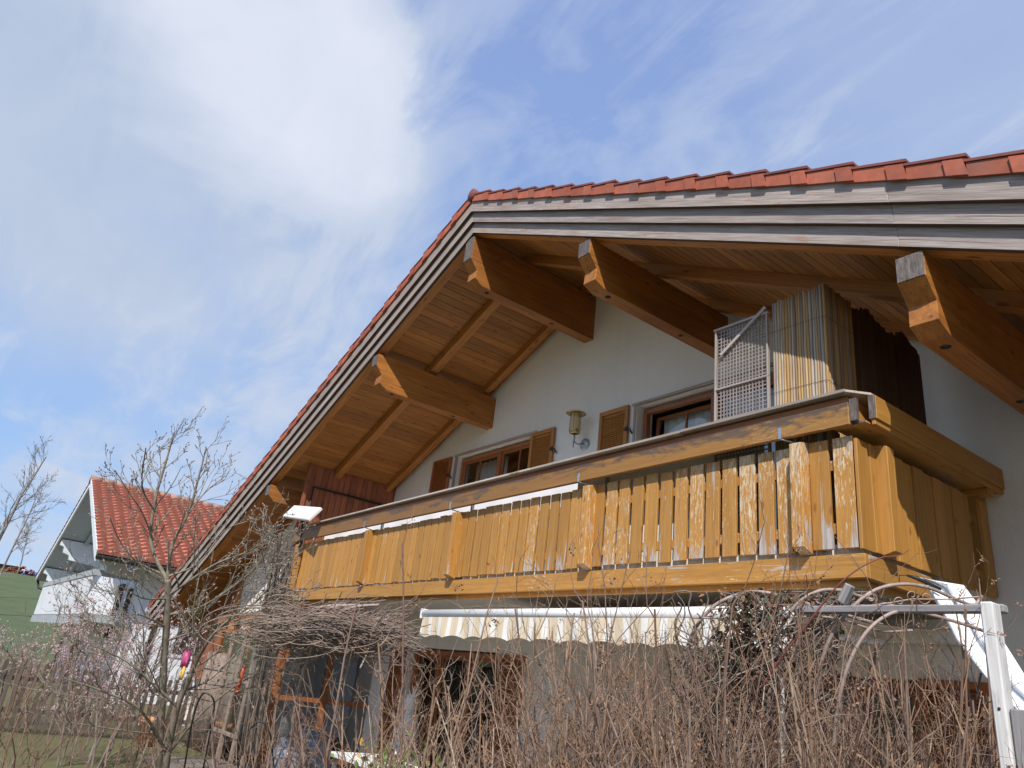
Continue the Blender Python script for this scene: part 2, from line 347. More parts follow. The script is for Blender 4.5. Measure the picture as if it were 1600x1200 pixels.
# ------------------------------------------------------------------ mesh builder
class MB:
    def __init__(s): s.v = []; s.f = []; s.mi = []; s.g = []; s.r = []; s.sm = []; s.cur = 0
    def add(s, vs, fs, gs=None, rnd=None, smooth=False, mi=None):
        o = len(s.v); r = random.random() if rnd is None else rnd
        s.v += [tuple(p) for p in vs]; s.f += [tuple(i + o for i in f) for f in fs]
        if gs is None: gs = vs
        off = (r * 37, r * 91, r * 53)
        s.g += [(a[0] + off[0], a[1] + off[1], a[2] + off[2]) for a in gs]
        s.r += [r] * len(vs); s.sm += [smooth] * len(fs); s.mi += [s.cur if mi is None else mi] * len(fs)
    def obox(s, c, u, v, w, rnd=None, mi=None, taper=1.0):
        """box: centre, three half-vectors; grain runs along u"""
        c, u, v, w = V(c), V(u), V(v), V(w); vs = []; gs = []
        lu, lv, lw = u.length, v.length, w.length
        for a in (-1, 1):
            for b in (-1, 1):
                for d in (-1, 1):
                    k = taper if a > 0 else 1
                    vs.append(c + u * a + v * b * k + w * d * k); gs.append((lu * a, lv * b, lw * d))
        fs = [(0, 1, 3, 2), (4, 6, 7, 5), (0, 4, 5, 1), (2, 3, 7, 6), (0, 2, 6, 4), (1, 5, 7, 3)]
        if u.cross(v).dot(w) < 0: fs = [f[::-1] for f in fs]
        s.add(vs, fs, gs, rnd, False, mi)
    def bb(s, x0, x1, y0, y1, z0, z1, g='x', rnd=None, mi=None):
        c = ((x0 + x1) / 2, (y0 + y1) / 2, (z0 + z1) / 2)
        X, Y, Z = V((abs(x1 - x0) / 2, 0, 0)), V((0, abs(y1 - y0) / 2, 0)), V((0, 0, abs(z1 - z0) / 2))
        u, v, w = {'x': (X, Y, Z), 'y': (Y, Z, X), 'z': (Z, X, Y)}[g]
        s.obox(c, u, v, w, rnd, mi)
    def prism(s, prof, ext, gu=None, rnd=None, mi=None, mi_cap=None):
        """closed profile of 3D points extruded by ext; grain along gu"""
        e = V(ext); P = [V(p) for p in prof]; n = len(P); c = sum(P, V()) / n
        gu = V(gu).normalized() if gu else e.normalized()
        nr = V((0, 0, 0))
        for i in range(n): nr += (P[i] - c).cross(P[(i + 1) % n] - c)
        flip = nr.dot(e) > 0
        a = gu.orthogonal().normalized(); b = gu.cross(a)
        vs = P + [p + e for p in P]; gs = [((p - c).dot(gu), (p - c).dot(a), (p - c).dot(b)) for p in vs]
        caps = [tuple(range(n)), tuple(range(2 * n - 1, n - 1, -1))]
        sides = [(i, i + n, (i + 1) % n + n, (i + 1) % n) for i in range(n)]
        if flip: caps = [f[::-1] for f in caps]; sides = [f[::-1] for f in sides]
        r = random.random() if rnd is None else rnd
        o = len(s.v)
        s.add(vs, caps, gs, r, False, mi_cap if mi_cap is not None else mi)
        s.f += [tuple(i + o for i in f) for f in sides]; s.sm += [False] * n; s.mi += [s.cur if mi is None else mi] * n
    def tube(s, pts, rad, n=6, rnd=None, mi=None, cap=True, smooth=True):
        P = [V(p) for p in pts]
        if len(P) < 2: return
        if not isinstance(rad, (list, tuple)): rad = [rad] * len(P)
        t0 = (P[1] - P[0]).normalized(); a = t0.orthogonal().normalized()
        vs = []; gs = []; L = 0
        for i, p in enumerate(P):
            t = (P[min(i + 1, len(P) - 1)] - P[max(i - 1, 0)])
            if t.length < 1e-9: t = t0
            t.normalize(); a = (a - t * a.dot(t))
            if a.length < 1e-6: a = t.orthogonal()
            a.normalize(); b = t.cross(a)
            if i: L += (p - P[i - 1]).length
            for k in range(n):
                q = 2 * math.pi * k / n
                vs.append(p + (a * math.cos(q) + b * math.sin(q)) * rad[i]); gs.append((L, rad[i] * math.cos(q), rad[i] * math.sin(q)))
        fs = [(i * n + k, i * n + (k + 1) % n, (i + 1) * n + (k + 1) % n, (i + 1) * n + k) for i in range(len(P) - 1) for k in range(n)]
        if cap and n > 2: fs += [tuple(range(n - 1, -1, -1)), tuple((len(P) - 1) * n + k for k in range(n))]
        s.add(vs, fs, gs, rnd, smooth, mi)
    def lathe(s, c, prof, n=20, axis=V((0, 0, 1)), mi=None):
        c = V(c); a = axis.orthogonal().normalized(); b = axis.cross(a); vs = []
        for r, h in prof:
            for k in range(n):
                q = 2 * math.pi * k / n; vs.append(c + axis * h + (a * math.cos(q) + b * math.sin(q)) * r)
        fs = [(i * n + k, i * n + (k + 1) % n, (i + 1) * n + (k + 1) % n, (i + 1) * n + k) for i in range(len(prof) - 1) for k in range(n)]
        s.add(vs, fs, None, None, True, mi)
    def build(s, name, mats, parent=None, bevel=0, origin=None):
        me = bpy.data.meshes.new(name)
        o = V(origin) if origin is not None else V((0, 0, 0))
        if parent is not None: o = V(parent['_o'])
        me.from_pydata([(p[0] - o.x, p[1] - o.y, p[2] - o.z) for p in s.v], [], s.f)
        if not isinstance(mats, (list, tuple)): mats = [mats]
        for m in mats: me.materials.append(m if not isinstance(m, str) else M[m])
        me.polygons.foreach_set('material_index', s.mi); me.polygons.foreach_set('use_smooth', s.sm)
        a = me.attributes.new('gv', 'FLOAT_VECTOR', 'POINT'); a.data.foreach_set('vector', [q for g in s.g for q in g])
        a = me.attributes.new('rnd', 'FLOAT', 'POINT'); a.data.foreach_set('value', s.r)
        me.update()
        ob = bpy.data.objects.new(name, me); COL.objects.link(ob)
        if parent is not None: ob.parent = parent
        else: ob.location = o
        ob['_o'] = tuple(o)
        if bevel:
            b = ob.modifiers.new('bevel', 'BEVEL'); b.width = bevel; b.segments = 1; b.limit_method = 'ANGLE'; b.angle_limit = math.radians(50)
        return ob
def tag(o, label=None, cat=None, group=None, kind=None):
    if label: o['label'] = label
    if cat: o['category'] = cat
    if group: o['group'] = group
    if kind: o['kind'] = kind
    return o
def empty(name, loc, label=None, cat=None, group=None):
    o = bpy.data.objects.new(name, None); COL.objects.link(o); o.location = loc; o['_o'] = tuple(loc); o.empty_display_size = .2
    return tag(o, label, cat, group)
def R(a, b): return random.uniform(a, b)
random.seed(7)

# ------------------------------------------------------------------ ground
def ground_h(x, y):
    r = math.hypot(x, y); t = min(max((r - 48) / 95, 0), 1); s = t * t * (3 - 2 * t)
    h = s * 8.9
    return h - (0 if r < 20 else min((r - 20) / 20, 1) * 0.0)
mb = MB(); NR = 90; NA = 96; rad = [0] + [1.5 * 1.085 ** i for i in range(NR)]
vs = []
for i, r in enumerate(rad):
    for k in range(NA):
        a = 2 * math.pi * k / NA; x = r * math.cos(a); y = r * math.sin(a)
        vs.append((x, y, ground_h(x, y) + (mnoise.noise(V((x * .05, y * .05, 0))) * .6 if r > 50 else 0)))
fs = [(i * NA + k, i * NA + (k + 1) % NA, (i + 1) * NA + (k + 1) % NA, (i + 1) * NA + k) for i in range(NR) for k in range(NA)]
mb.add(vs, [f[::-1] if False else f for f in fs], None, 0, True)
g = mb.build('ground', 'grass'); tag(g, kind='structure')
mb = MB(); mb.bb(-13.2, 3.5, 3.2, 6.55, -.05, .03, rnd=.5); tag(mb.build('terrace', 'paving'), kind='structure')

# ------------------------------------------------------------------ the house
XR = -7.5; ZR = 7.30; SR = .49; SL = .438
def zroof(x, off=0): return ZR + off - (SR * (x - XR) if x > XR else SL * (XR - x))
XE_L, XE_R = -19.8, 3.2
HX = empty('chalet_house', (-7.5, 6.6, 0), 'white chalet with a wide gabled roof, orange timber eaves and an ochre balcony', 'house')
YW = 6.6
# walls
XPW = -13.051
mb = MB()
def strip(x0, x1, z0, z1=None):
    """piece of the gable wall; z1 None runs up to the roof"""
    xs = [x0, x1] if not (x0 < XR < x1) else [x0, XR, x1]
    if z1 is None:
        prof = [(x0, YW, z0), (x1, YW, z0)] + [(x, YW, zroof(x, .13)) for x in reversed(xs)]
    else: prof = [(x0, YW, z0), (x1, YW, z0), (x1, YW, z1), (x0, YW, z1)]
    mb.prism(prof, (0, .3, 0), gu=(1, 0, 0), rnd=.5)
strip(-13.3, -12.05, 0); strip(-12.05, -11.5, 0)
strip(-11.5, -10.9, 2.05); strip(-10.9, -8.95, 2.05, 4.2); strip(-10.9, -8.95, 5.3)
strip(-8.95, -8.66, 0, 4.2); strip(-8.95, -8.66, 5.3)
strip(-8.66, -6.5, 0); strip(-6.5, -4.45, 0, 2.75); strip(-6.5, -4.3, 5.26); strip(-4.45, -4.3, 0, 2.75)
strip(-4.3, -3.15, 0, .85); strip(-4.3, -3.15, 2.05); strip(-3.15, 2.2, 0)
mb.bb(1.9, 2.2, 6.9, 14, 0, zroof(2.2, .1), rnd=.5); mb.bb(-18.7, -18.4, 5.3, 14, 0, zroof(-18.7, .1), rnd=.5)
mb.prism([(-16.75, 5.25, 1.3), (XPW, 5.25, 1.3), (XPW, 5.25, zroof(XPW, .13)), (-16.75, 5.25, zroof(-16.75, .13))], (0, .15, 0), gu=(1, 0, 0), rnd=.5)          # white field left of the balcony
mb.build('wall', 'wall', HX)
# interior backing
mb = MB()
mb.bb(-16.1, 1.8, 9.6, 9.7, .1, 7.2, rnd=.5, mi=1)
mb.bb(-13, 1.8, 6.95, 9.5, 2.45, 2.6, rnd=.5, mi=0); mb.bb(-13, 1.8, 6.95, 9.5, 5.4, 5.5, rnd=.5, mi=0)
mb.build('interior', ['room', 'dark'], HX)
# soffit boards
def slope_pts(x0, x1, side, n):
    return [x0 + (x1 - x0) * i / n for i in range(n + 1)]
for side in (0, 1):
    mb = MB(); xe = XE_L if side == 0 else XE_R; L = abs(xe - XR); n = int(L / .118)
    for i in range(n):
        a, b = sorted((XR + (xe - XR) * i / n, XR + (xe - XR) * (i + 1) / n)); a += .0035; b -= .0035
        prof = [(a, 4.36, zroof(a, .14)), (b, 4.36, zroof(b, .14)), (b, 4.36, zroof(b, .165)), (a, 4.36, zroof(a, .165))]
        mb.prism(prof, (0, 2.9, 0), gu=(0, 1, 0))
    mb.build('soffit', 'soffit', HX)
# roof body
mb = MB()
for xe in (XE_L, XE_R):
    p = [(XR, 4.34, zroof(XR, .17)), (xe, 4.34, zroof(xe, .17)), (xe, 4.34, zroof(xe, .43)), (XR, 4.34, zroof(XR, .43))]
    mb.prism(p, (0, 9.8, 0), gu=(1, 0, 0), rnd=.5)
mb.build('roof_deck', 'dark', HX)
# rafters
for (y0, y1, nm) in ((4.315, 4.44, 0), (5.27, 5.40, 1), (6.36, 6.47, 2)):
    for xe in (XE_L, XE_R):
        mb = MB(); o = .004 if nm else .002
        p = [(XR, y0, zroof(XR, o)), (xe, y0, zroof(xe, o)), (xe, y0, zroof(xe, .139)), (XR, y0, zroof(XR, .139))]
        mb.prism(p, (0, y1 - y0, 0), gu=(xe - XR, 0, zroof(xe) - ZR)); mb.build('rafter', 'soffit', HX)
# barge boards
for (y0, y1, a, b) in ((4.27, 4.312, 0, .22), (4.226, 4.268, .155, .38), (4.182, 4.224, .305, .49)):
    for xe in (XE_L - .06, XE_R + .06):
        mb = MB()
        dx = xe - XR; x1 = XR + dx * .52
        for s0, s1 in ((XR, x1), (x1, xe)):
            p = [(s0, y0, zroof(s0, a)), (s1, y0, zroof(s1, a)), (s1, y0, zroof(s1, b)), (s0, y0, zroof(s0, b))]
            mb.prism(p, (0, y1 - y0, 0), gu=(dx, 0, zroof(xe) - ZR))
        mb.build('bargeboard', 'barge', HX, bevel=.004)
# tiles: verge flaps and courses
for xe, name in ((XE_L - .1, 'L'), (XE_R + .1, 'R')):
    mb = MB(); step = .352; n = int(abs(xe - XR) / step); sg = 1 if xe > XR else -1
    for i in range(n):
        a = XR + sg * (i * step + .03); b = a + sg * (step + .075); j = R(-.009, .009)
        za0, za1 = zroof(a, .468), zroof(a, .568); zb0, zb1 = zroof(b, .483 + j), zroof(b, .608 + j)
        mb.prism([(a, 4.157, za0), (b, 4.157, zb0), (b, 4.157, zb1), (a, 4.157, za1)], (0, .022, 0), gu=(1, 0, 0), mi=0)
        c = b - sg * .115                                        # thicker overlapping nose of the flap
        mb.prism([(c, 4.140, zroof(c, .467 + j)), (b + sg * .006, 4.140, zroof(b, .469 + j)), (b - sg * .012, 4.140, zroof(b, .598 + j)), (c - sg * .01, 4.140, zroof(c, .588 + j))], (0, .0165, 0), gu=(1, 0, 0), mi=0)
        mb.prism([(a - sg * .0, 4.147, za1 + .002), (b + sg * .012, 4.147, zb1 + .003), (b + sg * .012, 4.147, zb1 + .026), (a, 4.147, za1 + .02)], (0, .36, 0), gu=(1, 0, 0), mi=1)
        for q in range(32):                                       # the rest of the course, one roll per tile
            y0 = 4.43 + q * .30
            P_ = []; m_ = 5
            for k in range(m_ + 1):
                yy = y0 + .30 * k / m_; hh = .045 * math.sin(math.pi * k / m_) ** 2
                P_ += [(a, yy, za1 + .004 + hh), (b, yy, zb1 + .02 + hh)]
            mb.add(P_, [((2 * k, 2 * k + 1, 2 * k + 3, 2 * k + 2) if sg < 0 else (2 * k, 2 * k + 2, 2 * k + 3, 2 * k + 1)) for k in range(m_)], None, None, True, 0)
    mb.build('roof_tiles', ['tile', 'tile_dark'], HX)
mb = MB()
for i in range(26):
    y = 4.15 + i * .36; pts = []
    mb.tube([(XR, y, zroof(XR, .575)), (XR, y + .40, zroof(XR, .565))], [.09, .078], 14)
mb.lathe((XR, 4.14, zroof(XR, .575)), [(.0, 0), (.09, 0), (.09, .03)], 14, V((0, 1, 0)))
mb.build('ridge_tiles', 'tile_dark', HX)
# eave gutter on left
mb = MB(); mb.tube([(XE_L - .12, 4.1, zroof(XE_L, .38)), (XE_L - .12, 14, zroof(XE_L, .38))], .07, 10); mb.build('gutter', 'metal', HX)
# purlins
def purlin(xc, w, T, hs, yend=YW + .02, single=False):
    f, c1, f2, c2 = hs; y = 4.30
    pr = [(y, T), (y - .005, T - f), (y + .11, T - c1)]
    if not single: pr += [(y + .10, T - f2), (y + .24, T - c2)]
    low = pr[-1][1]; pr += [(yend, low), (yend, T)]
    mb = MB(); x0 = xc - w / 2
    mb.prism([(x0, a, b) for a, b in pr], (w, 0, 0), gu=(0, 1, 0), mi=0)
    # weathered end grain: a thin silvered face on the nose
    mb.bb(x0 + .002, x0 + w - .002, y - .012, y - .007, T - f + .004, T - .004, g='z', mi=1)
    ob = mb.build('purlin', ['purlin', 'endgrain'], HX, bevel=.006)
    if not single:
        for yy in (y + .38, y + 1.55):
            b = MB(); b.lathe((xc, yy, low + .001), [(0, -.012), (.014, -.012), (.016, -.004), (.033, -.004), (.035, 0)], 14)
            bo = b.build('bolt', 'iron', ob)
    return ob
zt = lambda x: zroof(x, -.003)
purlin(-7.585, .19, 7.26, (.36, .50, .62, .70))
purlin(-5.13, .18, zt(-5.04), (.19, .32, .46, .52))
purlin(-1.86, .18, zt(-1.77), (.19, .32, .46, .52))
purlin(-9.97, .18, zt(-10.06), (.19, .32, .46, .54))
purlin(-13.62, .20, zt(-13.72), (.20, .30, .3, .3), yend=4.93, single=True)
purlin(1.6, .18, zt(1.69), (.19, .32, .46, .52))

# ---- windows of the gable wall
def window(x0, x1, z0, z1, mull, name='window', y=YW + .14, fw=.055, bars=(), mat='frame', curt=None, tilt=0):
    """frame with posts at mull; each pane its own child"""
    mb = MB()
    mb.bb(x0, x1, y - .03, y + .05, z1 - fw, z1, 'x'); mb.bb(x0, x1, y - .03, y + .05, z0, z0 + fw, 'x')
    for x in (x0, x1 - fw): mb.bb(x, x + fw, y - .03, y + .05, z0 + fw, z1 - fw, 'z')
    for m_ in mull: mb.bb(m_ - .05, m_ + .05, y - .035, y + .045, z0 + fw, z1 - fw, 'z')
    w = mb.build(name, mat, HX, bevel=.004)
    e = [x0 + fw] + [q for m_ in mull for q in (m_ - .05, m_ + .05)] + [x1 - fw]
    for i in range(0, len(e), 2):
        a, b = e[i], e[i + 1]; zt_ = z1 - fw; zb_ = z0 + fw; h = zt_ - zb_
        lean = tilt if (i == 0 and tilt) else 0
        def pt(x, z, dy): return V((x, y + dy + (z - zb_) * lean, z))
        s = MB(); t = .045
        for (xa, xb, za, zb) in ((a, b, zt_ - t, zt_ - .002), (a, b, zb_ + .002, zb_ + t), (a, a + t, zb_ + t, zt_ - t), (b - t, b, zb_ + t, zt_ - t)) + tuple((q - .013, q + .013, zb_ + t, zt_ - t) for q in bars if a < q < b):
            s.prism([pt(xa + .002, za, .0), pt(xb - .002, za, .0), pt(xb - .002, zb, .0), pt(xa + .002, zb, .0)], (0, .035, 0), gu=(1, 0, 0) if (xb - xa) > (zb - za) else (0, 0, 1))
        s.build('casement', mat, w)
        p = MB(); p.add([pt(a + t, zb_ + t, .018), pt(b - t, zb_ + t, .018), pt(b - t, zt_ - t, .018), pt(a + t, zt_ - t, .018)], [(0, 1, 2, 3)]); p.build('pane', 'glass', w)
    for (a, b, c) in (curt or []):
        m2 = MB(); nn = int((b - a) / .03); P_ = []
        for k in range(nn + 1):
            xx = a + (b - a) * k / nn; yy = y + .27 + .025 * math.sin(k * 1.3) + .01 * math.sin(k * 3.1)
            P_ += [(xx, yy, c), (xx, yy, z1 - .02)]
        m2.add(P_, [(2 * k, 2 * k + 2, 2 * k + 3, 2 * k + 1) for k in range(nn)], None, None, True)
        m2.build('curtain', 'curtain', w)
    return w
# lintel groove and reveal strips
window(-10.88, -8.68, 4.2, 5.27, [-9.73], bars=(-10.33, -9.2), curt=[(-10.83, -9.9, 4.2)])
window(-6.48, -4.32, 2.8, 5.22, [-5.32], bars=(-5.92,), tilt=.075, curt=[(-6.38, -5.4, 2.8), (-5.27, -4.4, 2.8)])
window(-4.28, -3.17, .87, 2.03, [-3.75], curt=[(-4.2, -3.8, .9)])
dr = window(-11.48, -8.97, .02, 2.03, [-10.7, -9.85], name='terrace_door', fw=.08)
mb = MB()
for x0, x1, z in ((-10.95, -8.62, 5.30), (-6.57, -4.2, 5.26)):
    mb = MB(); mb.bb(x0, x1, YW - .025, YW + .02, z, z + .035, 'x')
    mb.bb(x0 + .02, x0 + .06, YW - .012, YW + .03, z - 1.0, z, 'z')
    mb.build('window_surround', 'cap', HX, bevel=.003)
def shutter(x0, x1, z0, z1, mat='shutter', slats=True, hinge_right=True, y=YW):
    mb = MB(); t = .06; y0, y1 = y - .05, y - .015
    for (a, b, c, d, gg) in ((x0, x0 + t, z0, z1, 'z'), (x1 - t, x1, z0, z1, 'z'), (x0 + t, x1 - t, z1 - t, z1 - .001, 'x'), (x0 + t, x1 - t, z0 + .001, z0 + t, 'x')):
        mb.bb(a, b, y0, y1, c, d, gg)
    z = z0 + t + .01
    while z < z1 - t - .03:
        c = V(((x0 + x1) / 2, (y0 + y1) / 2 + .002, z + .016))
        mb.obox(c, V(((x1 - x0) / 2 - t, 0, 0)), V((0, .013, .010)), V((0, -.003, .004)))
        z += .030
    mb.bb(x0 + t, x1 - t, y1 - .004, y1, z0 + t, z1 - t, 'x')
    s = mb.build('shutter', mat, HX, bevel=.003)
    xh = x1 if hinge_right else x0; sg = 1 if hinge_right else -1
    for zz_ in (z1 - .35, z0 + .25):
        h = MB(); h.tube([(xh - sg * .05, y0 - .012, zz_), (xh + sg * .06, y0 - .012, zz_ - .01), (xh + sg * .075, y - .02, zz_ - .07)], .011, 8)
        h.bb(xh - .02, xh + .02, y0 - .02, y0 - .002, zz_ - .03, zz_ + .03, 'z'); h.build('hinge', 'iron', s)
    return s
shutter(-11.62, -11.01, 4.2, 5.31, 'shutter_red'); shutter(-8.71, -8.15, 4.2, 5.29, hinge_right=True)
shutter(-7.17, -6.62, 2.85, 5.29)
shutter(-12.02, -11.55, .02, 2.05, 'shutter_red'); shutter(-8.90, -8.3, .02, 2.03, 'shutter_red', hinge_right=False)
shutter(-3.12, -2.58, .87, 2.06, 'shutter_red', hinge_right=False)

# ---- timber clad left bay
XP = -13.0
mb = MB()
y = 4.80; 
while y < YW - .02:                                              # partition at the balcony's left end, boards upright
    w = R(.10, .14); y2 = min(y + w, YW - .005)
    mb.prism([(XP - .05, y + .004, 1.9), (XP - .05, y2 - .004, 1.9), (XP - .05, y2 - .004, zroof(XP, .12)), (XP - .05, y + .004, zroof(XP, .12))], (.03 + R(0, .01), 0, 0), gu=(0, 0, 1)); y = y2
mb.bb(XP - .045, XP + .02, 4.74, 4.80, 1.0, zroof(XP, .12), 'z'); mb.build('wing_panel', 'clad', HX, bevel=.002); mb = MB()
x = -19.0
while x < -16.76:                                              # front of the bay
    w = R(.11, .16); x2 = min(x + w, -16.751)
    z0 = 1.0
    for a, b in ((z0, None),):
        mb.prism([(x + .004, 5.22, a), (x2 - .004, 5.22, a), (x2 - .004, 5.22, zroof(x2, .12)), (x + .004, 5.22, zroof(x, .12))], (0, .03 + R(0, .008), 0), gu=(0, 0, 1))
    x = x2
mb.build('timber_cladding', 'clad', HX, bevel=.002)
mb = MB(); a = V((XP + .02, 4.86, 4.56))
mb.tube([(XP + .03, 4.90, 3.0), (XP + .03, 4.90, 4.60), (XP + .03, 6.45, 4.60)], .022, 8)
mb.build('black_pipe', 'iron', HX)
mb = MB()
for xx, dz in ((-12.95, 0),):
    mb.bb(-16.8, -16.7, 5.17, 5.249, 1.2, zroof(-16.8, .1), 'z'); mb.bb(-16.7, -13.06, 5.20, 5.249, 2.3, 2.40, 'x')
    mb.prism([(-16.7, 5.18, zroof(-16.7, .02)), (-13.06, 5.18, zroof(-13.06, .02)), (-13.06, 5.18, zroof(-13.06, .125)), (-16.7, 5.18, zroof(-16.7, .125))], (0, .069, 0), gu=(1, 0, 0))
mb.build('bay_trim', 'soffit', HX)

# ---- winter garden under the bay
WG = []
yg = 4.9
mb = MB()
for x, w in ((-16.3, .14), (-15.4, .1), (-14.5, .1), (-13.55, .12), (-12.75, .16)):
    mb.bb(x, x + w, yg - .05, yg + .07, .03, 2.12, 'z')
for x0, x1 in ((-16.16, -15.4), (-15.3, -14.5), (-14.4, -13.55), (-13.43, -12.75)):
    for z in (.1, 1.0, 1.98): mb.bb(x0, x1, yg - .03, yg + .05, z, z + .07, 'x')
mb.bb(-16.5, -12.5, yg - .08, yg + .1, 2.12, 2.28, 'x')
for z in (.1, 1.0, 1.98): mb.bb(-12.66, -12.60, yg + .07, YW, z, z + .07, 'y')
mb.bb(-12.70, -12.56, yg + .07, YW, 2.12, 2.28, 'y'); mb.bb(-12.68, -12.58, 5.7, 5.8, .03, 2.12, 'z')
wg = mb.build('conservatory_frame', 'frame', HX, bevel=.004)
for x0, x1 in ((-16.16, -15.4), (-15.3, -14.5), (-14.4, -13.55), (-13.43, -12.75)):
    for z0, z1 in ((.17, 1.0), (1.07, 1.98)):
        p = MB(); p.add([(x0, yg, z0), (x1, yg, z0), (x1, yg, z1), (x0, yg, z1)], [(0, 1, 2, 3)]); p.build('pane', 'glass', wg)
for y0, y1 in ((4.97, 5.7), (5.8, 6.58)):
    for z0, z1 in ((.17, 1.0), (1.07, 1.98)):
        p = MB(); p.add([(-12.63, y0, z0), (-12.63, y1, z0), (-12.63, y1, z1), (-12.63, y0, z1)], [(0, 1, 2, 3)]); p.build('pane', 'glass', wg)
for (xa, xb) in ((-15.2, -14.9), (-14.3, -13.9), (-13.8, -13.5), (-13.3, -12.9)):
    m2 = MB(); P_ = []; nn = 14
    for k in range(nn + 1): P_ += [(xa + (xb - xa) * k / nn, yg + .3 + .03 * math.sin(k * 1.5), .2), (xa + (xb - xa) * k / nn, yg + .3 + .03 * math.sin(k * 1.5), 2.0)]
    m2.add(P_, [(2 * k, 2 * k + 2, 2 * k + 3, 2 * k + 1) for k in range(nn)], None, None, True); m2.build('curtain', 'curtain', wg)
# ------------------------------------------------------------------ balcony (part of the house)
XC = -2.45; XB = -12.33
mb = MB(); mb.bb(XB + .06, XC - .06, 4.68, 6.595, 2.56, 2.72, rnd=.5)
BAL = mb.build('balcony', 'wall', HX)
mb = MB()
for (a, b) in ((XB, -7.35), (-7.35, XC)): mb.bb(a, b, 4.60, 4.645, 2.50, 2.655, 'x')
mb.bb(XB, XC - .03, 4.665, 4.70, 2.455, 2.56, 'x')
mb.bb(XC - .045, XC, 4.646, 5.72, 2.50, 2.655, 'y'); mb.bb(XC - .10, XC - .06, 4.70, 5.70, 2.455, 2.56, 'y')
mb.bb(XB - .0, XB + .045, 4.646, 6.5, 2.50, 2.655, 'y')
mb.build('fascia_board', 'honey', BAL, bevel=.004)
mb = MB()
for z in (2.80, 3.24):
    mb.bb(XB, XC - .03, 4.628, 4.665, z, z + .07, 'x'); mb.bb(XC - .065, XC - .03, 4.67, 6.5, z, z + .07, 'y')
mb.build('slat_rail', 'honey', BAL)
# upright slats, front
posts = (-2.86, -5.04, -7.30, -9.55, -12.10)
x = XB + .02; slat_x = []
while x < XC - .10:
    slat_x.append(x); x += .162
slat_x = [-3.242 - .162 * k for k in range(56)] + [-3.085, -2.965, -2.812, -2.634]
def slat(cx_, cy_, rot, hz, zc, par, mat):
    w = .133 + R(-.008, .006) + (.012 if cx_ > -3.0 else 0)
    m_ = MB(); c, s = math.cos(rot), math.sin(rot); k = R(-.004, .004)
    u = V((k, 0, hz)); v = V((c * w / 2, s * w / 2, 0)); q = V((-s * .012, c * .012, 0))
    m_.obox((cx_, cy_, zc), u, v, q)
    return m_.build('slat', mat, par, bevel=.003)
for x in slat_x:
    xx = x + .07
    if any(abs(xx - p) < .035 for p in posts): continue
    j = R(-.008, .010)
    slat(xx + R(-.004, .004), 4.614, 0, .384 - .0012 * (XC - xx), 3.080 - .0042 * (XC - xx) + j, BAL, M['honey'])
y = 4.655; i = 0
while y < 6.30:
    slat(XC - .012 + (.012 if i % 2 else 0), y, math.pi / 2, .375, 3.055, BAL, M['honey_smooth']); y += .150; i += 1
for p in posts:
    mb = MB(); x0, x1 = p - .045, p + .045
    mb.prism([(x0, 4.50, 2.70), (x0, 4.61, 2.665), (x0, 4.61, 3.47 - .0055 * (XC - p)), (x0, 4.50, 3.445 - .0055 * (XC - p))], (.09, 0, 0), gu=(0, 0, 1)); mb.build('baluster_post', 'honey', BAL, bevel=.004)
for yy in (4.86, 6.42):
    mb = MB(); mb.prism([(XC - .005, yy - .05, 2.67), (XC + (.09 if yy < 5 else .03), yy - .05, 2.70), (XC + (.09 if yy < 5 else .03), yy - .05, 3.42), (XC - .005, yy - .05, 3.44)], (0, .1, 0), gu=(0, 0, 1)); mb.build('baluster_post', 'honey_smooth', BAL, bevel=.004)
mb = MB(); mb.bb(XC - .07, XC - .002, 6.38, 6.58, 2.69, 3.5, 'z'); mb.build('baluster_post', 'honey_smooth', BAL, bevel=.004)
# handrail: front beam, cap, side beam with a moulding
mb = MB()
dzr = lambda x: -.0055 * (XC - x)
for a, b in ((-12.34, -8.3), (-8.3, XC)): mb.prism([(a, 4.51, 3.503 + dzr(a)), (b, 4.51, 3.503 + dzr(b)), (b, 4.51, 3.668 + dzr(b)), (a, 4.51, 3.668 + dzr(a))], (0, .04, 0), gu=(1, 0, 0))
mb.build('handrail_beam', 'rail', BAL, bevel=.005)
mb = MB()
for a, b in ((-11.9, -9.6), (-9.597, -5.9), (-5.897, -3.9), (-3.897, XC + .005)):
    j = R(-.004, .004); mb.prism([(a, 4.465, 3.722 + j + dzr(a)), (b, 4.465, 3.722 + j + dzr(b)), (b, 4.465, 3.746 + j + dzr(b)), (a, 4.465, 3.746 + j + dzr(a))], (0, .25, 0), gu=(1, 0, 0))
mb.prism([(-12.2, 4.53, 3.61 + dzr(-12.2)), (XC - .01, 4.53, 3.669), (XC - .01, 4.53, 3.717), (-12.2, 4.53, 3.717 + dzr(-12.2))], (0, .05, 0), gu=(1, 0, 0), mi=1)
mb.prism([(XC + .008, 4.467, 3.724), (XC + .11, 4.62, 3.724), (XC + .11, 4.80, 3.724), (XC - .2, 4.73, 3.724)], (0, 0, .02), gu=(0, 1, 0))
mb.build('handrail_cap', ['cap', 'frame'], BAL, bevel=.003)
mb = MB()
mb.bb(-2.355, -2.305, 4.60, 6.59, 3.545, 3.715, 'y'); mb.bb(-2.345, -2.318, 4.602, 6.59, 3.505, 3.545, 'y')
mb.bb(-2.60, -2.358, 4.56, 6.59, 3.512, 3.530, 'y'); mb.bb(-2.47, -2.44, 4.555, 6.59, 3.532, 3.70, 'y')
mb.bb(-2.62, -2.34, 6.35, 6.47, 3.46, 3.510, 'x')
mb.build('side_handrail', 'honey_smooth', BAL, bevel=.004)
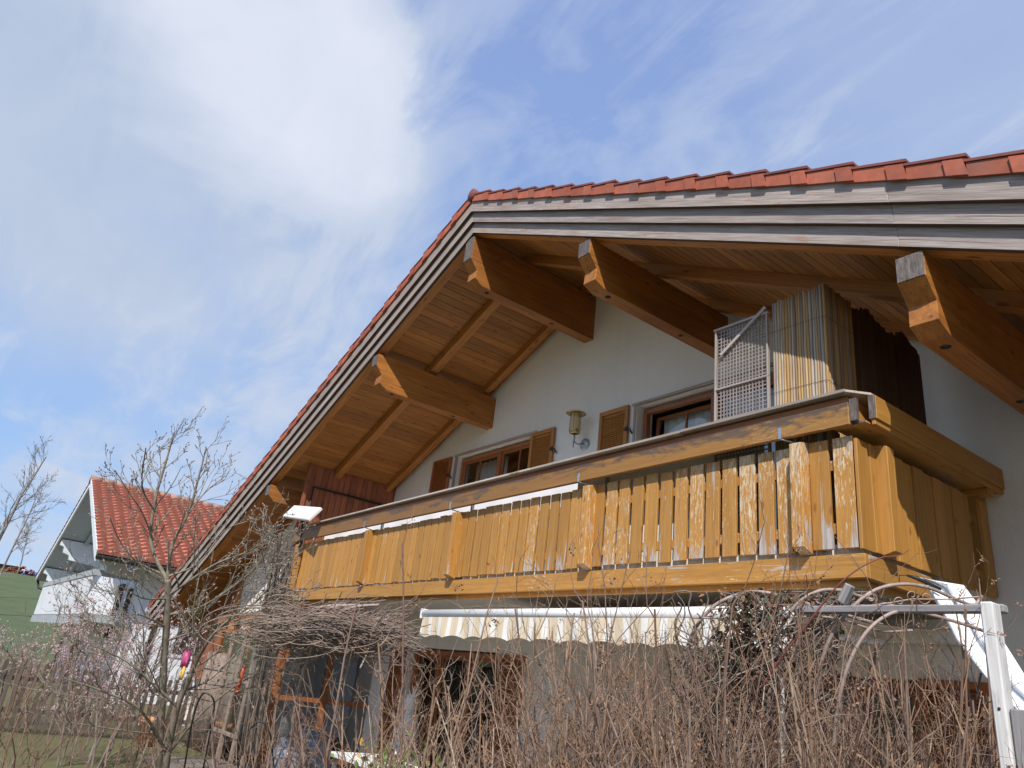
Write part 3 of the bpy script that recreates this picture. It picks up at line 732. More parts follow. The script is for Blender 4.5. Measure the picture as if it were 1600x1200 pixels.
mb = MB(); mb.bb(-2.353, -2.307, 4.592, 4.599, 3.547, 3.713, 'z'); mb.bb(-2.448, -2.40, 4.52, 4.552, 3.53, 3.69, 'z'); mb.bb(-2.6, -2.36, 4.552, 4.559, 3.513, 3.529, 'x'); mb.build('beam_end_grain', 'endgrain', BAL)
mb = MB(); P_ = []; nn = 120
for k in range(nn + 1):
    x = -12.1 + 8.75 * k / nn; q_ = min(max((x + 6.4) / 1.6, 0), 1); zt_ = 3.84 - .25 * q_ * q_ * (3 - 2 * q_) - .03 * abs(math.sin(x * 1.35))
    for z in (2.74, 3.1, zt_): P_.append((x, 4.96 + .008 * math.sin(x * 9), z))
mb.add(P_, [(3 * k + j, 3 * k + 3 + j, 3 * k + 4 + j, 3 * k + j + 1) for k in range(nn) for j in range(2)], None, None, True); mb.build('cloth_windbreak', 'sailcloth', BAL)
mb = MB(); P_ = []
for k in range(61):
    x = -5.45 + 2.15 * k / 60
    for z in (2.74, 3.2, 3.64 - .03 * abs(math.sin(x * 2.4))): P_.append((x, 4.76 + .01 * math.sin(x * 7), z))
mb.add(P_, [(3 * k + j, 3 * k + 3 + j, 3 * k + 4 + j, 3 * k + j + 1) for k in range(60) for j in range(2)], None, None, True); mb.build('cloth_windbreak', 'curtain', BAL)
for p in posts[:-1]:
    mb = MB(); q = p - .12
    e_ = -.0055 * (XC - p); mb.bb(q - .013, q + .013, 4.502, 4.508, 3.50 + e_, 3.585 + e_, 'z'); mb.tube([(q, 4.506, 3.50 + e_), (p - .02, 4.59, 3.468 + e_)], .006, 6); mb.build('metal_bracket', 'metal', BAL)
    mb = MB(); mb.bb(p + .075, p + .105, 4.668, 4.70, 2.6, 3.6, 'z'); mb.build('steel_upright', 'metal', BAL)

# ------------------------------------------------------------------ things on the house
o = (-7.47, 6.6, 4.89)
L = empty('wall_lamp', o, 'brass lantern with a round hat on a bracket between the two upper windows', 'lamp')
mb = MB(); mb.lathe(o, [(0, -.045), (.05, -.045), (.085, -.03), (.09, 0)], 24, V((0, 1, 0))); mb.build('wall_plate', 'metal', L)
mb = MB(); lc = V((-7.50, 6.40, 0))
mb.tube([(-7.47, 6.56, 4.90), (-7.48, 6.47, 4.86), (-7.50, 6.41, 4.88), (-7.50, 6.40, 5.02)], .012, 8); mb.tube([(-7.50, 6.40, 4.80), (-7.50, 6.40, 4.9)], .009, 8); mb.build('arm', 'metal', L)
mb = MB(); mb.lathe((-7.5, 6.4, 5.0), [(.05, 0), (.075, .01), (.08, .05), (.08, .055), (.072, .055)], 24); mb.lathe((-7.5, 6.4, 5.31), [(.02, .045), (.06, .03), (.145, 0), (.145, -.006), (.05, .01)], 28)
for k in range(6):
    a = k * math.pi / 3; mb.tube([(-7.5 + .078 * math.cos(a), 6.4 + .078 * math.sin(a), 5.05), (-7.5 + .078 * math.cos(a), 6.4 + .078 * math.sin(a), 5.32)], .004, 6)
mb.build('lantern_cage', 'brass', L)
mb = MB(); mb.lathe((-7.5, 6.4, 5.05), [(.068, 0), (.070, .26)], 24); mb.build('glass_cylinder', 'lampglass', L)

A = empty('awning', (-5.0, 4.3, 2.24), 'cream and white striped awning with a white front bar below the balcony', 'awning')
YA = 4.3; AX0, AX1 = -7.27, -2.74; az = 2.238
mb = MB(); mb.tube([(AX0, YA, az), (AX1, YA, az)], .047, 18); mb.build('front_bar', 'white', A)
mb = MB(); mb.bb(AX0 - .03, AX0, YA - .05, YA + .05, az - .055, az + .055); mb.build('end_cap', 'white', A, bevel=.01)
mb = MB(); nx = 206; P_ = []
for k in range(nx + 1):
    x = AX0 + .03 + (AX1 - AX0 - .06) * k / nx; s_ = math.sin(k * .19) * .012 + math.sin(k * .53) * .006
    sc_ = abs(math.sin(math.pi * (x + 8.22) / .36)) ** .7 * .03
    for z, q in ((az - .035, 0), (az - .11, .4), (az - .18, .8), (az - .245 + sc_, 1)): P_.append((x - .03 * q * (1 if k < 6 else 0), YA - .035 + s_ * q, z))
mb.add(P_, [(4 * k + j, 4 * k + j + 1, 4 * k + 5 + j, 4 * k + 4 + j) for k in range(nx) for j in range(3)], None, None, True); mb.build('valance', 'stripe', A)
mb = MB(); P_ = []
for k in range(101):
    x = AX0 + .06 + (AX1 - AX0 - .1) * k / 100
    for t in range(8):
        f = t / 7; P_.append((x, YA + 2.1 * f, az + .045 + .13 * f + (.035 * max(0, math.sin(x * 1.9 + .6)) * (1 - f) if t < 3 else 0) - .03 * math.sin(math.pi * f)))
mb.add(P_, [(8 * k + j, 8 * k + 8 + j, 8 * k + 9 + j, 8 * k + j + 1) for k in range(100) for j in range(7)], None, None, True); mb.build('canopy', 'stripe', A)
mb = MB(); mb.bb(AX0 - .3, AX1 + .2, 6.40, 6.58, 2.33, 2.50); mb.build('cassette', 'white', A)
for x in (-6.6, -3.4):
    mb = MB(); mb.tube([(x, YA + .03, 2.21), (x + .6, 5.4, 2.20), (x, 6.42, 2.36)], .02, 8); mb.build('folding_arm', 'white', A)

# flat satellite antenna
AN = empty('flat_antenna', (-12.15, 4.4, 3.9), 'white flat square antenna mounted above the left end of the balcony rail', 'antenna')
c = atD(472, 802, 9.2)
nrm_ = V((.55, -.62, .75)).normalized()
p = [atY(462, 790, 4.60), atY(503, 795, 4.40), atY(482, 813, 4.25), atY(443, 809, 4.45)]
c = sum(p, V()) / 4
u = (p[1] - p[0] + p[2] - p[3]) / 4; v = (p[3] - p[0] + p[2] - p[1]) / 4; w = u.cross(v).normalized() * .03
if w.z < 0: w = -w
mb = MB(); mb.obox(c, u, v, w); an = mb.build('panel', 'white', AN, bevel=.012)
mb = MB()
for k in range(7): mb.obox(c + w * 1.01 - u * .72 + v * .62 + u * (.07 * k), u * .022, v * (.03 + .02 * (k % 2)), w * .02)
mb.tube([c + w * 1.02 - u * .42 + v * .6 - v * .18, c + w * 1.02 - u * .33 + v * .66, c + w * 1.02 - u * .15 + v * .56], .008, 6)
mb.build('lettering', 'iron', an)
mb = MB(); mb.tube([c - w * 1.5, c - w * 1.5 + V((0, .05, -.35)), c + V((0, .1, -.6))], .022, 8); mb.bb(c.x - .06, c.x + .06, c.y - .03, c.y + .05, c.z - .12, c.z - .045); mb.build('mast', 'iron', AN)

# bamboo screen
BS = empty('bamboo_screen', (-2.72, 4.74, 2.75), 'tall ochre and grey bamboo cane screen wrapped round the balcony corner', 'screen')
x = -3.165; i = 0
while x < -2.73:
    w = R(.0095, .0125); zt_ = 4.80 + R(-.014, .010); mb = MB(); pts = []; rr = []
    for k in range(13):
        z = 2.76 + (zt_ - 2.76) * k / 12; pts.append((x + R(-.0015, .0015), 4.74 + R(-.0015, .0015), z)); rr.append(w * (1.10 if k % 3 == i % 3 else 1))
    mb.tube(pts, rr, 8, rnd=random.random()); mb.build('cane', 'cane', BS); x += w * 2 + .0015; i += 1
y = 4.752; i = 0
while y < 5.16:
    w = R(.010, .0125); zt_ = 4.82 + R(-.014, .010); mb = MB(); pts = []; rr = []
    for k in range(13): pts.append((-2.725 + R(-.0015, .0015), y, 2.76 + (zt_ - 2.76) * k / 12)); rr.append(w * (1.10 if k % 3 == i % 3 else 1))
    mb.tube(pts, rr, 8, rnd=random.random()); mb.build('cane', 'cane', BS); y += w * 2 + .0015; i += 1
mb = MB()
while y < 6.32:
    w = R(.007, .011); zt_ = 4.90 - .10 * abs(math.sin(y * 5.2)) + R(-.02, .02); mb.tube([(-2.745 + R(-.002, .002), y, 2.76), (-2.745, y, zt_)], w, 5); y += w * 2
tag(mb.build('reed_mat', 'canedark', BS), 'stretch of thin reeds coloured dark brown to show the roof shadow')  # roof shadow on this stretch is put into the dark reed colour
for z in (3.98, 4.52): mb = MB(); mb.tube([(-3.22, 4.722, z), (-3.0, 4.726, z + .003), (-2.72, 4.728, z), (-2.709, 4.75, z), (-2.711, 5.2, z)], .0014, 5); mb.build('binding_wire', 'iron', BS)

# lattice trellis
TR = empty('lattice_trellis', (-3.45, 4.73, 2.75), 'pale square-mesh lattice panel with one diagonal batten left of the bamboo', 'trellis')
tz = 4.70; x0, x1 = -3.73, -3.20
mb = MB(); mb.bb(x0, x0 + .018, 4.70, 4.73, 2.76, tz, 'z'); mb.bb(x1 - .016, x1, 4.70, 4.73, 2.76, tz + .02, 'z'); mb.bb(x0 - .01, x1 + .01, 4.695, 4.735, tz, tz + .020, 'x'); mb.bb(x0, x1, 4.698, 4.732, 4.13, 4.148, 'x'); mb.build('frame', 'lattice', TR, bevel=.002)
mb = MB(); n = 15
for k in range(1, n): xx = x0 + .03 + (x1 - x0 - .06) * k / n; mb.bb(xx - .005, xx + .005, 4.712, 4.717, 2.76, tz, 'z')
z = 2.78
while z < tz: mb.bb(x0 + .03, x1 - .03, 4.7171, 4.723, z - .005, z + .005, 'x'); z += .034
mb.build('lattice', 'mesh', TR)
mb = MB(); mb.obox((x0 + .30, 4.688, tz - .10), V((.225, 0, .155)), V((-.008, 0, .011)), V((0, .006, 0))); mb.build('diagonal_batten', 'lattice', TR)

# white shade sail at the balcony's corner
SS = empty('shade_sail', (-1.9, 4.8, 2.4), 'white folded shade sail tied below the right corner of the balcony', 'sail')
mb = MB()
Lf = [(1441, 903, 4.75), (1447, 925, 4.72), (1466, 955, 4.68), (1490, 1000, 4.62), (1545, 1065, 4.5), (1602, 1125, 4.35), (1680, 1195, 4.2)]
Rt = [(1446, 905, 4.80), (1500, 912, 4.84), (1528, 950, 4.82), (1562, 1000, 4.7), (1602, 1062, 4.6), (1660, 1110, 4.5), (1760, 1190, 4.3)]
Pm = []
for a, b in zip(Lf, Rt):
    A_, B_ = atY(*a), atY(*b)
    for k in range(9): q = A_.lerp(B_, k / 8); Pm.append(q + V((.0, .05 * math.sin(k * 1.5 + a[0] * .01), 0)))
mb.add(Pm, [(9 * i + k, 9 * i + k + 1, 9 * i + 10 + k, 9 * i + 9 + k) for i in range(len(Lf) - 1) for k in range(8)], None, None, True); mb.build('cloth', 'sailcloth', SS)
Lf = [(1556, 968, 4.5), (1580, 1000, 4.45), (1602, 1030, 4.4), (1680, 1100, 4.3)]; Rt = [(1560, 967, 4.6), (1604, 1000, 4.55), (1640, 1030, 4.5), (1760, 1110, 4.3)]
mb = MB()
mb.tube([atY(1417, 899, 4.58), atY(1432, 903, 4.6), atY(1470, 921, 4.7)], [.006, .012, .010], 6); mb.tube([atY(1405, 912, 4.58), atY(1405, 899, 4.58), atY(1418, 899, 4.58)], .003, 5); mb.build('tie_strap', 'iron', SS)

# ------------------------------------------------------------------ pergola and rose arches
PG = empty('timber_pergola', atD(1560, 1200, 3) * 1, 'bleached white timber post with a grey crossbeam at the right edge', 'pergola')
YP = 2.6
pt = atY(1546, 945, YP)
mb = MB(); mb.bb(pt.x - .018, pt.x + .020, YP - .03, YP + .03, 0, pt.z + .006, 'z'); pz = pt.z; mb.build('post', 'whitepost', PG, bevel=.005)
for dz_ in (.30, .8):
    mb = MB(); mb.lathe((pt.x + R(-.006, .008), YP - .031, pz - dz_), [(0, -.003), (.004, -.002), (.0045, 0)], 8, V((0, 1, 0))); mb.build('screw', 'iron', PG)
mb = MB(); mb.tube([(pt.x - .019, YP - .01, pz - .28), (pt.x - .035, YP - .012, pz - .285), (pt.x - .035, YP - .012, pz - .262)], .0022, 6); mb.build('hook', 'iron', PG)
mb = MB(); a = atY(1240, 945, YP + .04); mb.bb(a.x, pt.x + .026, YP + .031, YP + .070, pt.z - .018, pt.z + .008, 'x')
mb.build('crossbeam', 'greywood', PG, bevel=.004)
mb = MB(); mb.obox(atY(1322, 928, YP + .055), V((.018, 0, .032)), V((.012, 0, -.007)), V((0, .015, 0))); mb.build('strut', 'greywood', PG, bevel=.003)
mb = MB(); b = atY(1588, 1108, YP); mb.bb(b.x - .012, b.x + .03, YP - .02, YP + .02, 0, b.z, 'z'); mb.build('lower_post', 'greywood', PG, bevel=.004)
mb = MB(); q_ = atY(1222, 1060, 2.5); mb.bb(q_.x - .004, q_.x + .004, 2.494, 2.506, 1.0, q_.z, 'z')
mb.build('stake', 'whitepost', PG)

def smooth(pts, n=6):
    P = [V(p) for p in pts]; out = []
    for i in range(len(P) - 1):
        p0, p1, p2, p3 = P[max(i - 1, 0)], P[i], P[i + 1], P[min(i + 2, len(P) - 1)]
        for k in range(n):
            t = k / n; out.append(.5 * ((2 * p1) + (p2 - p0) * t + (2 * p0 - 5 * p1 + 4 * p2 - p3) * t * t + (3 * p1 - p0 - 3 * p2 + p3) * t ** 3))
    out.append(P[-1]); return out
def path(pp, D, n=6): return smooth([atD(x, y, D if not isinstance(D, (list, tuple)) else D[0] + (D[1] - D[0]) * i / (len(pp) - 1)) for i, (x, y) in enumerate(pp)], n)
def scroll(par, cx_, cy_, r, a0, turns, D, rad=.0022, tail=None):
    pts = []
    for k in range(26):
        t = k / 25; a = a0 + turns * 2 * math.pi * t; rr = r * (1 - .75 * t); pts.append(atD(cx_ + rr * math.cos(a), cy_ + rr * math.sin(a), D))
    if tail: pts = [atD(x, y, D) for x, y in tail] + pts
    mb = MB(); mb.tube(pts, rad, 5); mb.build('scrollwork', 'archtube', par)
RA = empty('rose_arch', atD(1400, 1300, 2.7), 'curved brown metal rose arch with scrollwork beside the white post', 'arch')
mb = MB(); mb.tube(path([(1262, 1240), (1272, 1110), (1288, 1020), (1318, 965), (1360, 926), (1405, 913), (1450, 918), (1495, 937), (1522, 945), (1534, 931)], [2.7, 2.85]), .0068, 10); mb.build('hoop', 'archtube', RA)
mb = MB(); mb.tube(path([(1296, 1260), (1306, 1130), (1322, 1050), (1350, 993), (1385, 962), (1420, 954), (1460, 962), (1505, 975), (1541, 987)], [2.45, 2.6]), .0062, 10); mb.build('hoop', 'archtube', RA)
mb = MB()
mb.tube(path([(1425, 936), (1480, 936), (1535, 932)], 2.7), .003, 6); mb.tube(path([(1212, 965), (1300, 965), (1370, 985), (1428, 985)], 2.8), .0045, 8)
mb.tube(path([(1345, 946), (1370, 945), (1425, 936)], 2.75), .003, 6); mb.tube(path([(1425, 937), (1428, 985)], 2.75), .003, 6)
mb.tube(path([(1380, 975), (1322, 962), (1275, 940)], 2.8), .003, 6)
mb.build('cross_rod', 'archtube', RA)
for (x, y, r, a0, t) in ((1425, 930, 10, 0, 1.3), (1446, 934, 11, 3, -1.2), (1307, 1005, 9, -1, 1.4), (1517, 962, 14, 1, 1.1), (1345, 962, 12, 0, -1.3), (1405, 940, 9, 2, 1.2), (1362, 935, 9, 1, -1.2)): scroll(RA, x, y, r, a0, t, 2.7)
mb = MB(); mb.tube(path([(1300, 1010), (1318, 1010), (1324, 1030), (1318, 1050)], 2.6), .0024, 5); mb.build('scrollwork', 'archtube', RA)
RB = empty('rose_arch', atD(1150, 1300, 3.0), 'arched brown metal rose arch overgrown with ivy and dry leaves', 'arch', None)
mb = MB(); mb.tube(path([(1060, 1260), (1066, 1080), (1078, 1000), (1110, 952), (1150, 930), (1188, 925), (1230, 934), (1290, 952), (1370, 975)], [3.0, 2.9]), .0075, 10); mb.build('hoop', 'archtube', RB)
mb = MB(); mb.tube(path([(1196, 1240), (1202, 1080), (1214, 1000), (1240, 950), (1275, 925), (1310, 922), (1345, 932), (1400, 948)], [2.8, 2.8]), .0068, 10); mb.build('hoop', 'archtube', RB)
mb = MB(); mb.tube(path([(1080, 965), (1150, 966), (1212, 965)], 2.95), .004, 8); mb.tube(path([(1150, 932), (1215, 975), (1310, 985)], 2.9), .003, 6); mb.tube(path([(1110, 952), (1215, 945), (1300, 948)], 2.9), .0035, 6); mb.build('cross_rod', 'archtube', RB)
for (x, y, r, a0, t) in ((1275, 930, 9, 0, 1.3), (1296, 938, 10, 3, -1.2), (1180, 945, 10, 1, 1.3), (1250, 960, 10, 2, -1.2)): scroll(RB, x, y, r, a0, t, 2.85)
RC = empty('rose_arch', atD(470, 1300, 4.6), 'thin grey tube arch hoops under the dead vine left of the awning', 'arch')
for i, (dx, D) in enumerate(((0, 4.9), (22, 4.8), (52, 4.7))):
    mb = MB(); mb.tube(path([(398 + dx, 1200), (408 + dx, 1110), (425 + dx, 1040), (452 + dx, 985), (490 + dx, 952), (540 + dx, 945)], D), .009, 8); mb.build('hoop', 'archtube', RC)

# ------------------------------------------------------------------ vegetation
def branch(mb, p, d, L, r, lvl, rg, pr, mi=0):
    """one limb and its side twigs"""
    seg = pr['seg'][lvl]; pts = [V(p)]; rad = [r]; d = V(d).normalized(); ds = [d.copy()]
    for i in range(seg):
        w = pr['wob'][lvl]
        d = (d + V((rg.gauss(0, w), rg.gauss(0, w), rg.gauss(0, w) + pr['up'][lvl]))).normalized()
        pts.append(pts[-1] + d * (L / seg)); rad.append(r * (1 - (i + 1) / seg * pr['tap'][lvl])); ds.append(d.copy())
    mb.tube(pts, rad, pr['n'][lvl], rnd=rg.random(), mi=mi, cap=False)
    if lvl + 1 < len(pr['seg']):
        k = pr['kids'][lvl]; k = int(k + rg.random())
        for j in range(k):
            t = pr['from'][lvl] + (1 - pr['from'][lvl]) * (j + rg.random()) / k; i = min(int(t * seg), seg - 1)
            q = pts[i].lerp(pts[i + 1], t * seg - i)
            ax = ds[i].orthogonal().normalized(); ax.rotate(Matrix.Rotation(rg.uniform(0, 6.283), 3, ds[i]))
            dd = (ds[i] * math.cos(pr['ang'][lvl]) + ax * math.sin(pr['ang'][lvl]) * rg.uniform(.6, 1.3))
            branch(mb, q, dd, L * pr['len'][lvl] * rg.uniform(.5, 1.25) * (1.1 - .5 * t), max(rad[i] * pr['rr'][lvl], pr['rmin']), lvl + 1, rg, pr, mi)
    elif pr.get('bud') and rg.random() < pr['bud'][0]:
        b = pr['bud'][1]; e = pts[-1]; mb.tube([e, e + d * b * .5, e + d * b * 1.4], [b * .22, b * .38, .0006], 5, mi=pr['bud'][2], cap=False)
    if lvl == len(pr['seg']) - 1 and pr.get('flower') and rg.random() < pr['flower'][0]:
        e = pts[-1]; s = pr['flower'][1]
        for _ in range(pr['flower'][3]):
            c = e + V((rg.gauss(0, s), rg.gauss(0, s), rg.gauss(0, s))); a = V((rg.gauss(0, 1), rg.gauss(0, 1), rg.gauss(0, 1))).normalized() * s * .8; b = a.orthogonal().normalized() * s * .5
            mb.add([c - a, c + b, c + a, c - b], [(0, 1, 2, 3)], None, None, False, pr['flower'][2])

hedge = dict(seg=[8, 5, 3], wob=[.095, .24, .34], up=[.04, .12, .08], tap=[.55, .6, .8], n=[5, 4, 3], kids=[9, 3.4], **{'from': [.18, .2]}, ang=[.62, .8], len=[.30, .5], rr=[.55, .6], rmin=.0013, flower=(.06, .009, 1, 8))
def shrub(name, seed, n, H, spread, lean=.2, par=hedge, r=(.003, .0105), mats=('twig', 'deadflower'), label=None, loc=(0, 0, 0), group=None, hmin=.55, cat='shrub'):
    rg = random.Random(seed); mb = MB()
    for _ in range(n):
        a = rg.uniform(0, 6.283); q = spread * math.sqrt(rg.random()); h = H * (hmin + (1 - hmin) * rg.random() ** 1.5)
        branch(mb, (q * math.cos(a) * .8, q * math.sin(a) * .8, 0), (lean * math.cos(a) * q / spread + rg.gauss(0, .05), lean * math.sin(a) * q / spread + rg.gauss(0, .05), 1), h, rg.uniform(*r), 0, rg, par)
    ob = mb.build(name, list(mats)); ob.location = loc
    return tag(ob, label, cat, group)
GH = 'bare twiggy shrubs in front of the terrace'
def place(src, loc, rz, s, label, group):
    o = src.copy(); COL.objects.link(o); o.location = loc; o.rotation_euler = (0, 0, rz); o.scale = s; tag(o, label, 'shrub', group); return o
pos = []
def at_row(px, D):      # where a shrub column seen at px stands, D metres ahead
    q = atD(px, 1100, D); return (q.x, q.y, 0)
protoA = shrub('bare_shrub', 11, 112, 2.0, .38, mats=('twig_tan', 'deadflower'), loc=at_row(980, 3.1), label='dense bare shrub in front of the shaded wall below the middle of the awning', group=GH)
protoB = shrub('bare_shrub', 12, 125, 2.02, .38, mats=('twig', 'deadflower'), loc=at_row(1110, 2.9), label='thickest brown bare shrub directly left of the ivy covered arch', group=GH)
protoC = shrub('bare_shrub', 13, 40, 2.0, .38, mats=('twig_tan', 'deadflower'), loc=at_row(860, 3.4), label='sparser bare shrub with tall shoots crossing the striped valance', group=GH)
rows = [(protoB, 1215, 2.7, 1.3, (1, 1, .97), 'bare shrub growing through the foot of the ivy covered arch'),
        (protoA, 1300, 2.5, 2.2, (.9, .9, .95), 'bare shrub between the two hoops of the scrollwork arch'),
        (protoB, 1390, 2.45, 4.0, (.8, .8, .98), 'bare shrub before the red brown shutter of the lower right window'),
        (protoC, 1465, 2.5, 5.1, (.6, .6, .90), 'thin bare shrub next to the white pergola post'),
        (protoC, 765, 3.7, .9, (.95, .95, .92), 'bare shrub in front of the right shutter of the terrace door'),
        (protoA, 880, 3.0, 3.3, (.9, .9, .80), 'low bare shrub below the middle of the valance, nearest the camera side'),
        (protoC, 660, 4.0, 2.9, (.7, .7, .80), 'open bare shrub with arching shoots in front of the terrace door glass'),
        (protoC, 520, 4.6, 3.9, (.9, .9, .88), 'loose bare shrub in front of the white pillar and conservatory'),
        (protoA, 1030, 2.6, 4.7, (.9, .9, .84), 'bare shrub of short crowded stems under the right half of the valance'),
        (protoB, 1160, 2.35, 3.5, (.8, .8, .80), 'short bare shrub at the bottom edge right of centre')]
for src, px, D, rz, s, lab in rows: place(src, at_row(px, D), rz, s, lab, GH)
# tall single shoots that cross the balcony
tall = dict(seg=[12, 4, 2], wob=[.05, .2, .3], up=[.03, .1, .1], tap=[.6, .7, .8], n=[6, 4, 3], kids=[9, 2], **{'from': [.4, .3]}, ang=[.55, .6], len=[.13, .5], rr=[.5, .6], rmin=.0013, flower=(.35, .006, 1, 8))
TS = 'tall single shoots rising past the balcony fascia'
for i, (px, top, D, r, lab) in enumerate(((703, 860, 3.6, .009, 'tall grey shoot rising past the left end of the awning bar'), (728, 890, 3.5, .008, 'tall shoot just right of the awning bar end, reaching the fascia'),
        (938, 840, 3.1, .006, 'tall shoot with a forked tip over the balcony slats at the picture centre'), (1022, 850, 3.0, .006, 'tall grey shoot crossing the fascia right of the picture centre'),
        (1085, 835, 2.9, .006, 'tall shoot ending over the slats left of the ivy arch'), (1470, 885, 2.6, .006, 'tall twig with a bushy tip beside the shade sail'),
        (1400, 950, 2.5, .007, 'thick tan cane rising between the two right hoops'), (1440, 930, 2.55, .007, 'crooked tan cane just left of the pergola post'), (545, 930, 4.2, .012, 'gnarled grey stem in front of the white pillar'))):
    e = atD(px, top, D); b = V((e.x + R(-.08, .08), e.y + R(-.05, .05), 0)); rg = random.Random(50 + i); mb = MB()
    if i == 8: b = V((*at_row(548, 4.2)[:2], 0)); 
    branch(mb, (0, 0, 0), (e - b), (e - b).length, r, 0, rg, tall); o_ = mb.build('tall_shoot', ['twig', 'deadflower'], origin=None); o_.location = b; tag(o_, lab, 'shoot', TS)

# ivy on arch
rg = random.Random(5); mb = MB()
def leaf(mb, c, s, mi, rg):
    a = V((rg.gauss(0, 1), rg.gauss(0, 1), rg.gauss(0, 1) - .5)).normalized(); b = a.orthogonal().normalized(); b.rotate(Matrix.Rotation(rg.uniform(0, 6), 3, a)); n_ = a.cross(b)
    a *= s; b *= s * .62; n_ *= s * .25
    mb.add([c - a, c - a * .2 + b + n_, c + a, c - a * .2 - b + n_, c + n_ * .2], [(0, 1, 4), (1, 2, 4), (2, 3, 4), (3, 0, 4)], None, None, False, mi)
for (px, py, sx, sy, n_) in ((1180, 965, 55, 30, 330), (1155, 1020, 50, 55, 420), (1215, 940, 55, 16, 160), (1140, 1090, 45, 80, 330), (1310, 935, 60, 16, 70), (1225, 1070, 45, 60, 200), (1240, 985, 60, 20, 110)):
    for _ in range(n_): leaf(mb, atD(rg.gauss(px, sx * .5), rg.gauss(py, sy * .5), rg.gauss(2.88, .07)), rg.uniform(.009, .020), 0 if rg.random() < .3 else 1, rg)
for k in range(190):
    x = rg.uniform(1070, 1290); y = rg.uniform(1000, 1200); pp = [(x, y)]
    for _ in range(6): x += rg.gauss(6, 16); y -= rg.uniform(8, 28); pp.append((x, max(y, 925)))
    mb.tube(path(pp, rg.uniform(2.74, 2.98), 3), rg.uniform(.0012, .0035), 4, mi=2)
tag(mb.build('ivy_vine', ['ivy', 'dryleaf', 'twig_grey']), 'ivy with dark green and withered brown leaves on the left metal arch', 'vine')
mb = MB(); pts = path([(1190, 1075), (1215, 1035), (1262, 975), (1300, 925), (1335, 893), (1375, 872), (1405, 868), (1421, 858)], 2.5, 5); mb.tube(pts, [.0042 * (1 - .7 * i / len(pts)) for i in range(len(pts))], 6)
tag(mb.build('bramble_stem', 'redstem'), 'dark red bramble stem arching across the balcony corner', 'stem')

rg = random.Random(31); mb = MB()
for k in range(22):
    px = rg.uniform(418, 452); pp = [(px - 46 + rg.uniform(-6, 6), 1180), (px - 26, 1060), (px - 8 + rg.uniform(-4, 4), 960), (px + 4 + rg.uniform(-3, 3), 900), (px + rg.uniform(2, 14), 838 + rg.uniform(-8, 14))]
    mb.tube(path(pp, rg.uniform(7.6, 8.2), 4), rg.uniform(.006, .018), 5, rnd=rg.random(), cap=False)
for k in range(90):
    px, py = rg.uniform(405, 455), rg.uniform(835, 990); pp = [(px, py)]
    for j in range(4): pp.append((pp[-1][0] + rg.gauss(0, 9), pp[-1][1] - rg.uniform(0, 12)))
    mb.tube(path(pp, rg.uniform(7.4, 8.2), 2), rg.uniform(.003, .007), 4, rnd=rg.random(), cap=False)
tag(mb.build('climber_stems', 'twig_grey'), 'grey bundle of bare climber stems at the left end of the balcony', 'climber')
# dead vine canopy on the left arch
rg = random.Random(9); mb = MB()
for k in range(520):
    t = rg.random(); x = rg.uniform(392, 560) if rg.random() < .6 else rg.uniform(500, 600); y = 985 + rg.gauss(0, 14); a = rg.gauss(.10, .14); L_ = rg.uniform(40, 120); D = rg.uniform(4.5, 5.1); pp = []
    for j in range(6):
        pp.append((x, y)); x += L_ / 5 * math.cos(a); y += L_ / 5 * math.sin(a); a += rg.gauss(.02, .26)
        if y > 1012: a -= .2
        if y < 948: a += .2
    if pp[-1][0] > 676: continue
    mb.tube(path(pp, D, 2), rg.uniform(.0015, .004), 4, rnd=rg.random(), cap=False)
for k in range(120):
    x = rg.uniform(390, 520); pp = [(x, rg.uniform(960, 1010))]
    for j in range(5): pp.append((pp[-1][0] + rg.gauss(12, 14), pp[-1][1] + rg.gauss(-4, 9)))
    mb.tube(path(pp, rg.uniform(4.6, 5.2), 2), rg.uniform(.002, .005), 4, cap=False)
for k in range(70):
    x = rg.uniform(388, 560); y = rg.uniform(958, 1005); r_ = rg.uniform(14, 60); a = rg.uniform(0, 6.28); pp = []
    for j in range(9): pp.append((x + r_ * 1.5 * math.cos(a + j * .42), min(y + r_ * .5 * math.sin(a + j * .42), 1030)))
    if max(p_[0] for p_ in pp) < 665: mb.tube(path(pp, rg.uniform(4.45, 5.0), 2), rg.uniform(.0015, .0045), 4, rnd=rg.random(), cap=False)
for k in range(26):
    x = rg.uniform(400, 660); pp = [(x, rg.uniform(975, 1000))]
    for j in range(4): pp.append((pp[-1][0] + rg.gauss(2, 9), pp[-1][1] + rg.uniform(6, 20)))
    mb.tube(path(pp, rg.uniform(4.6, 5.0), 2), .0018, 4, cap=False)
tag(mb.build('dead_vine', 'thatch'), 'flat mat of tangled dead vine stems below the left half of the balcony', 'vine')

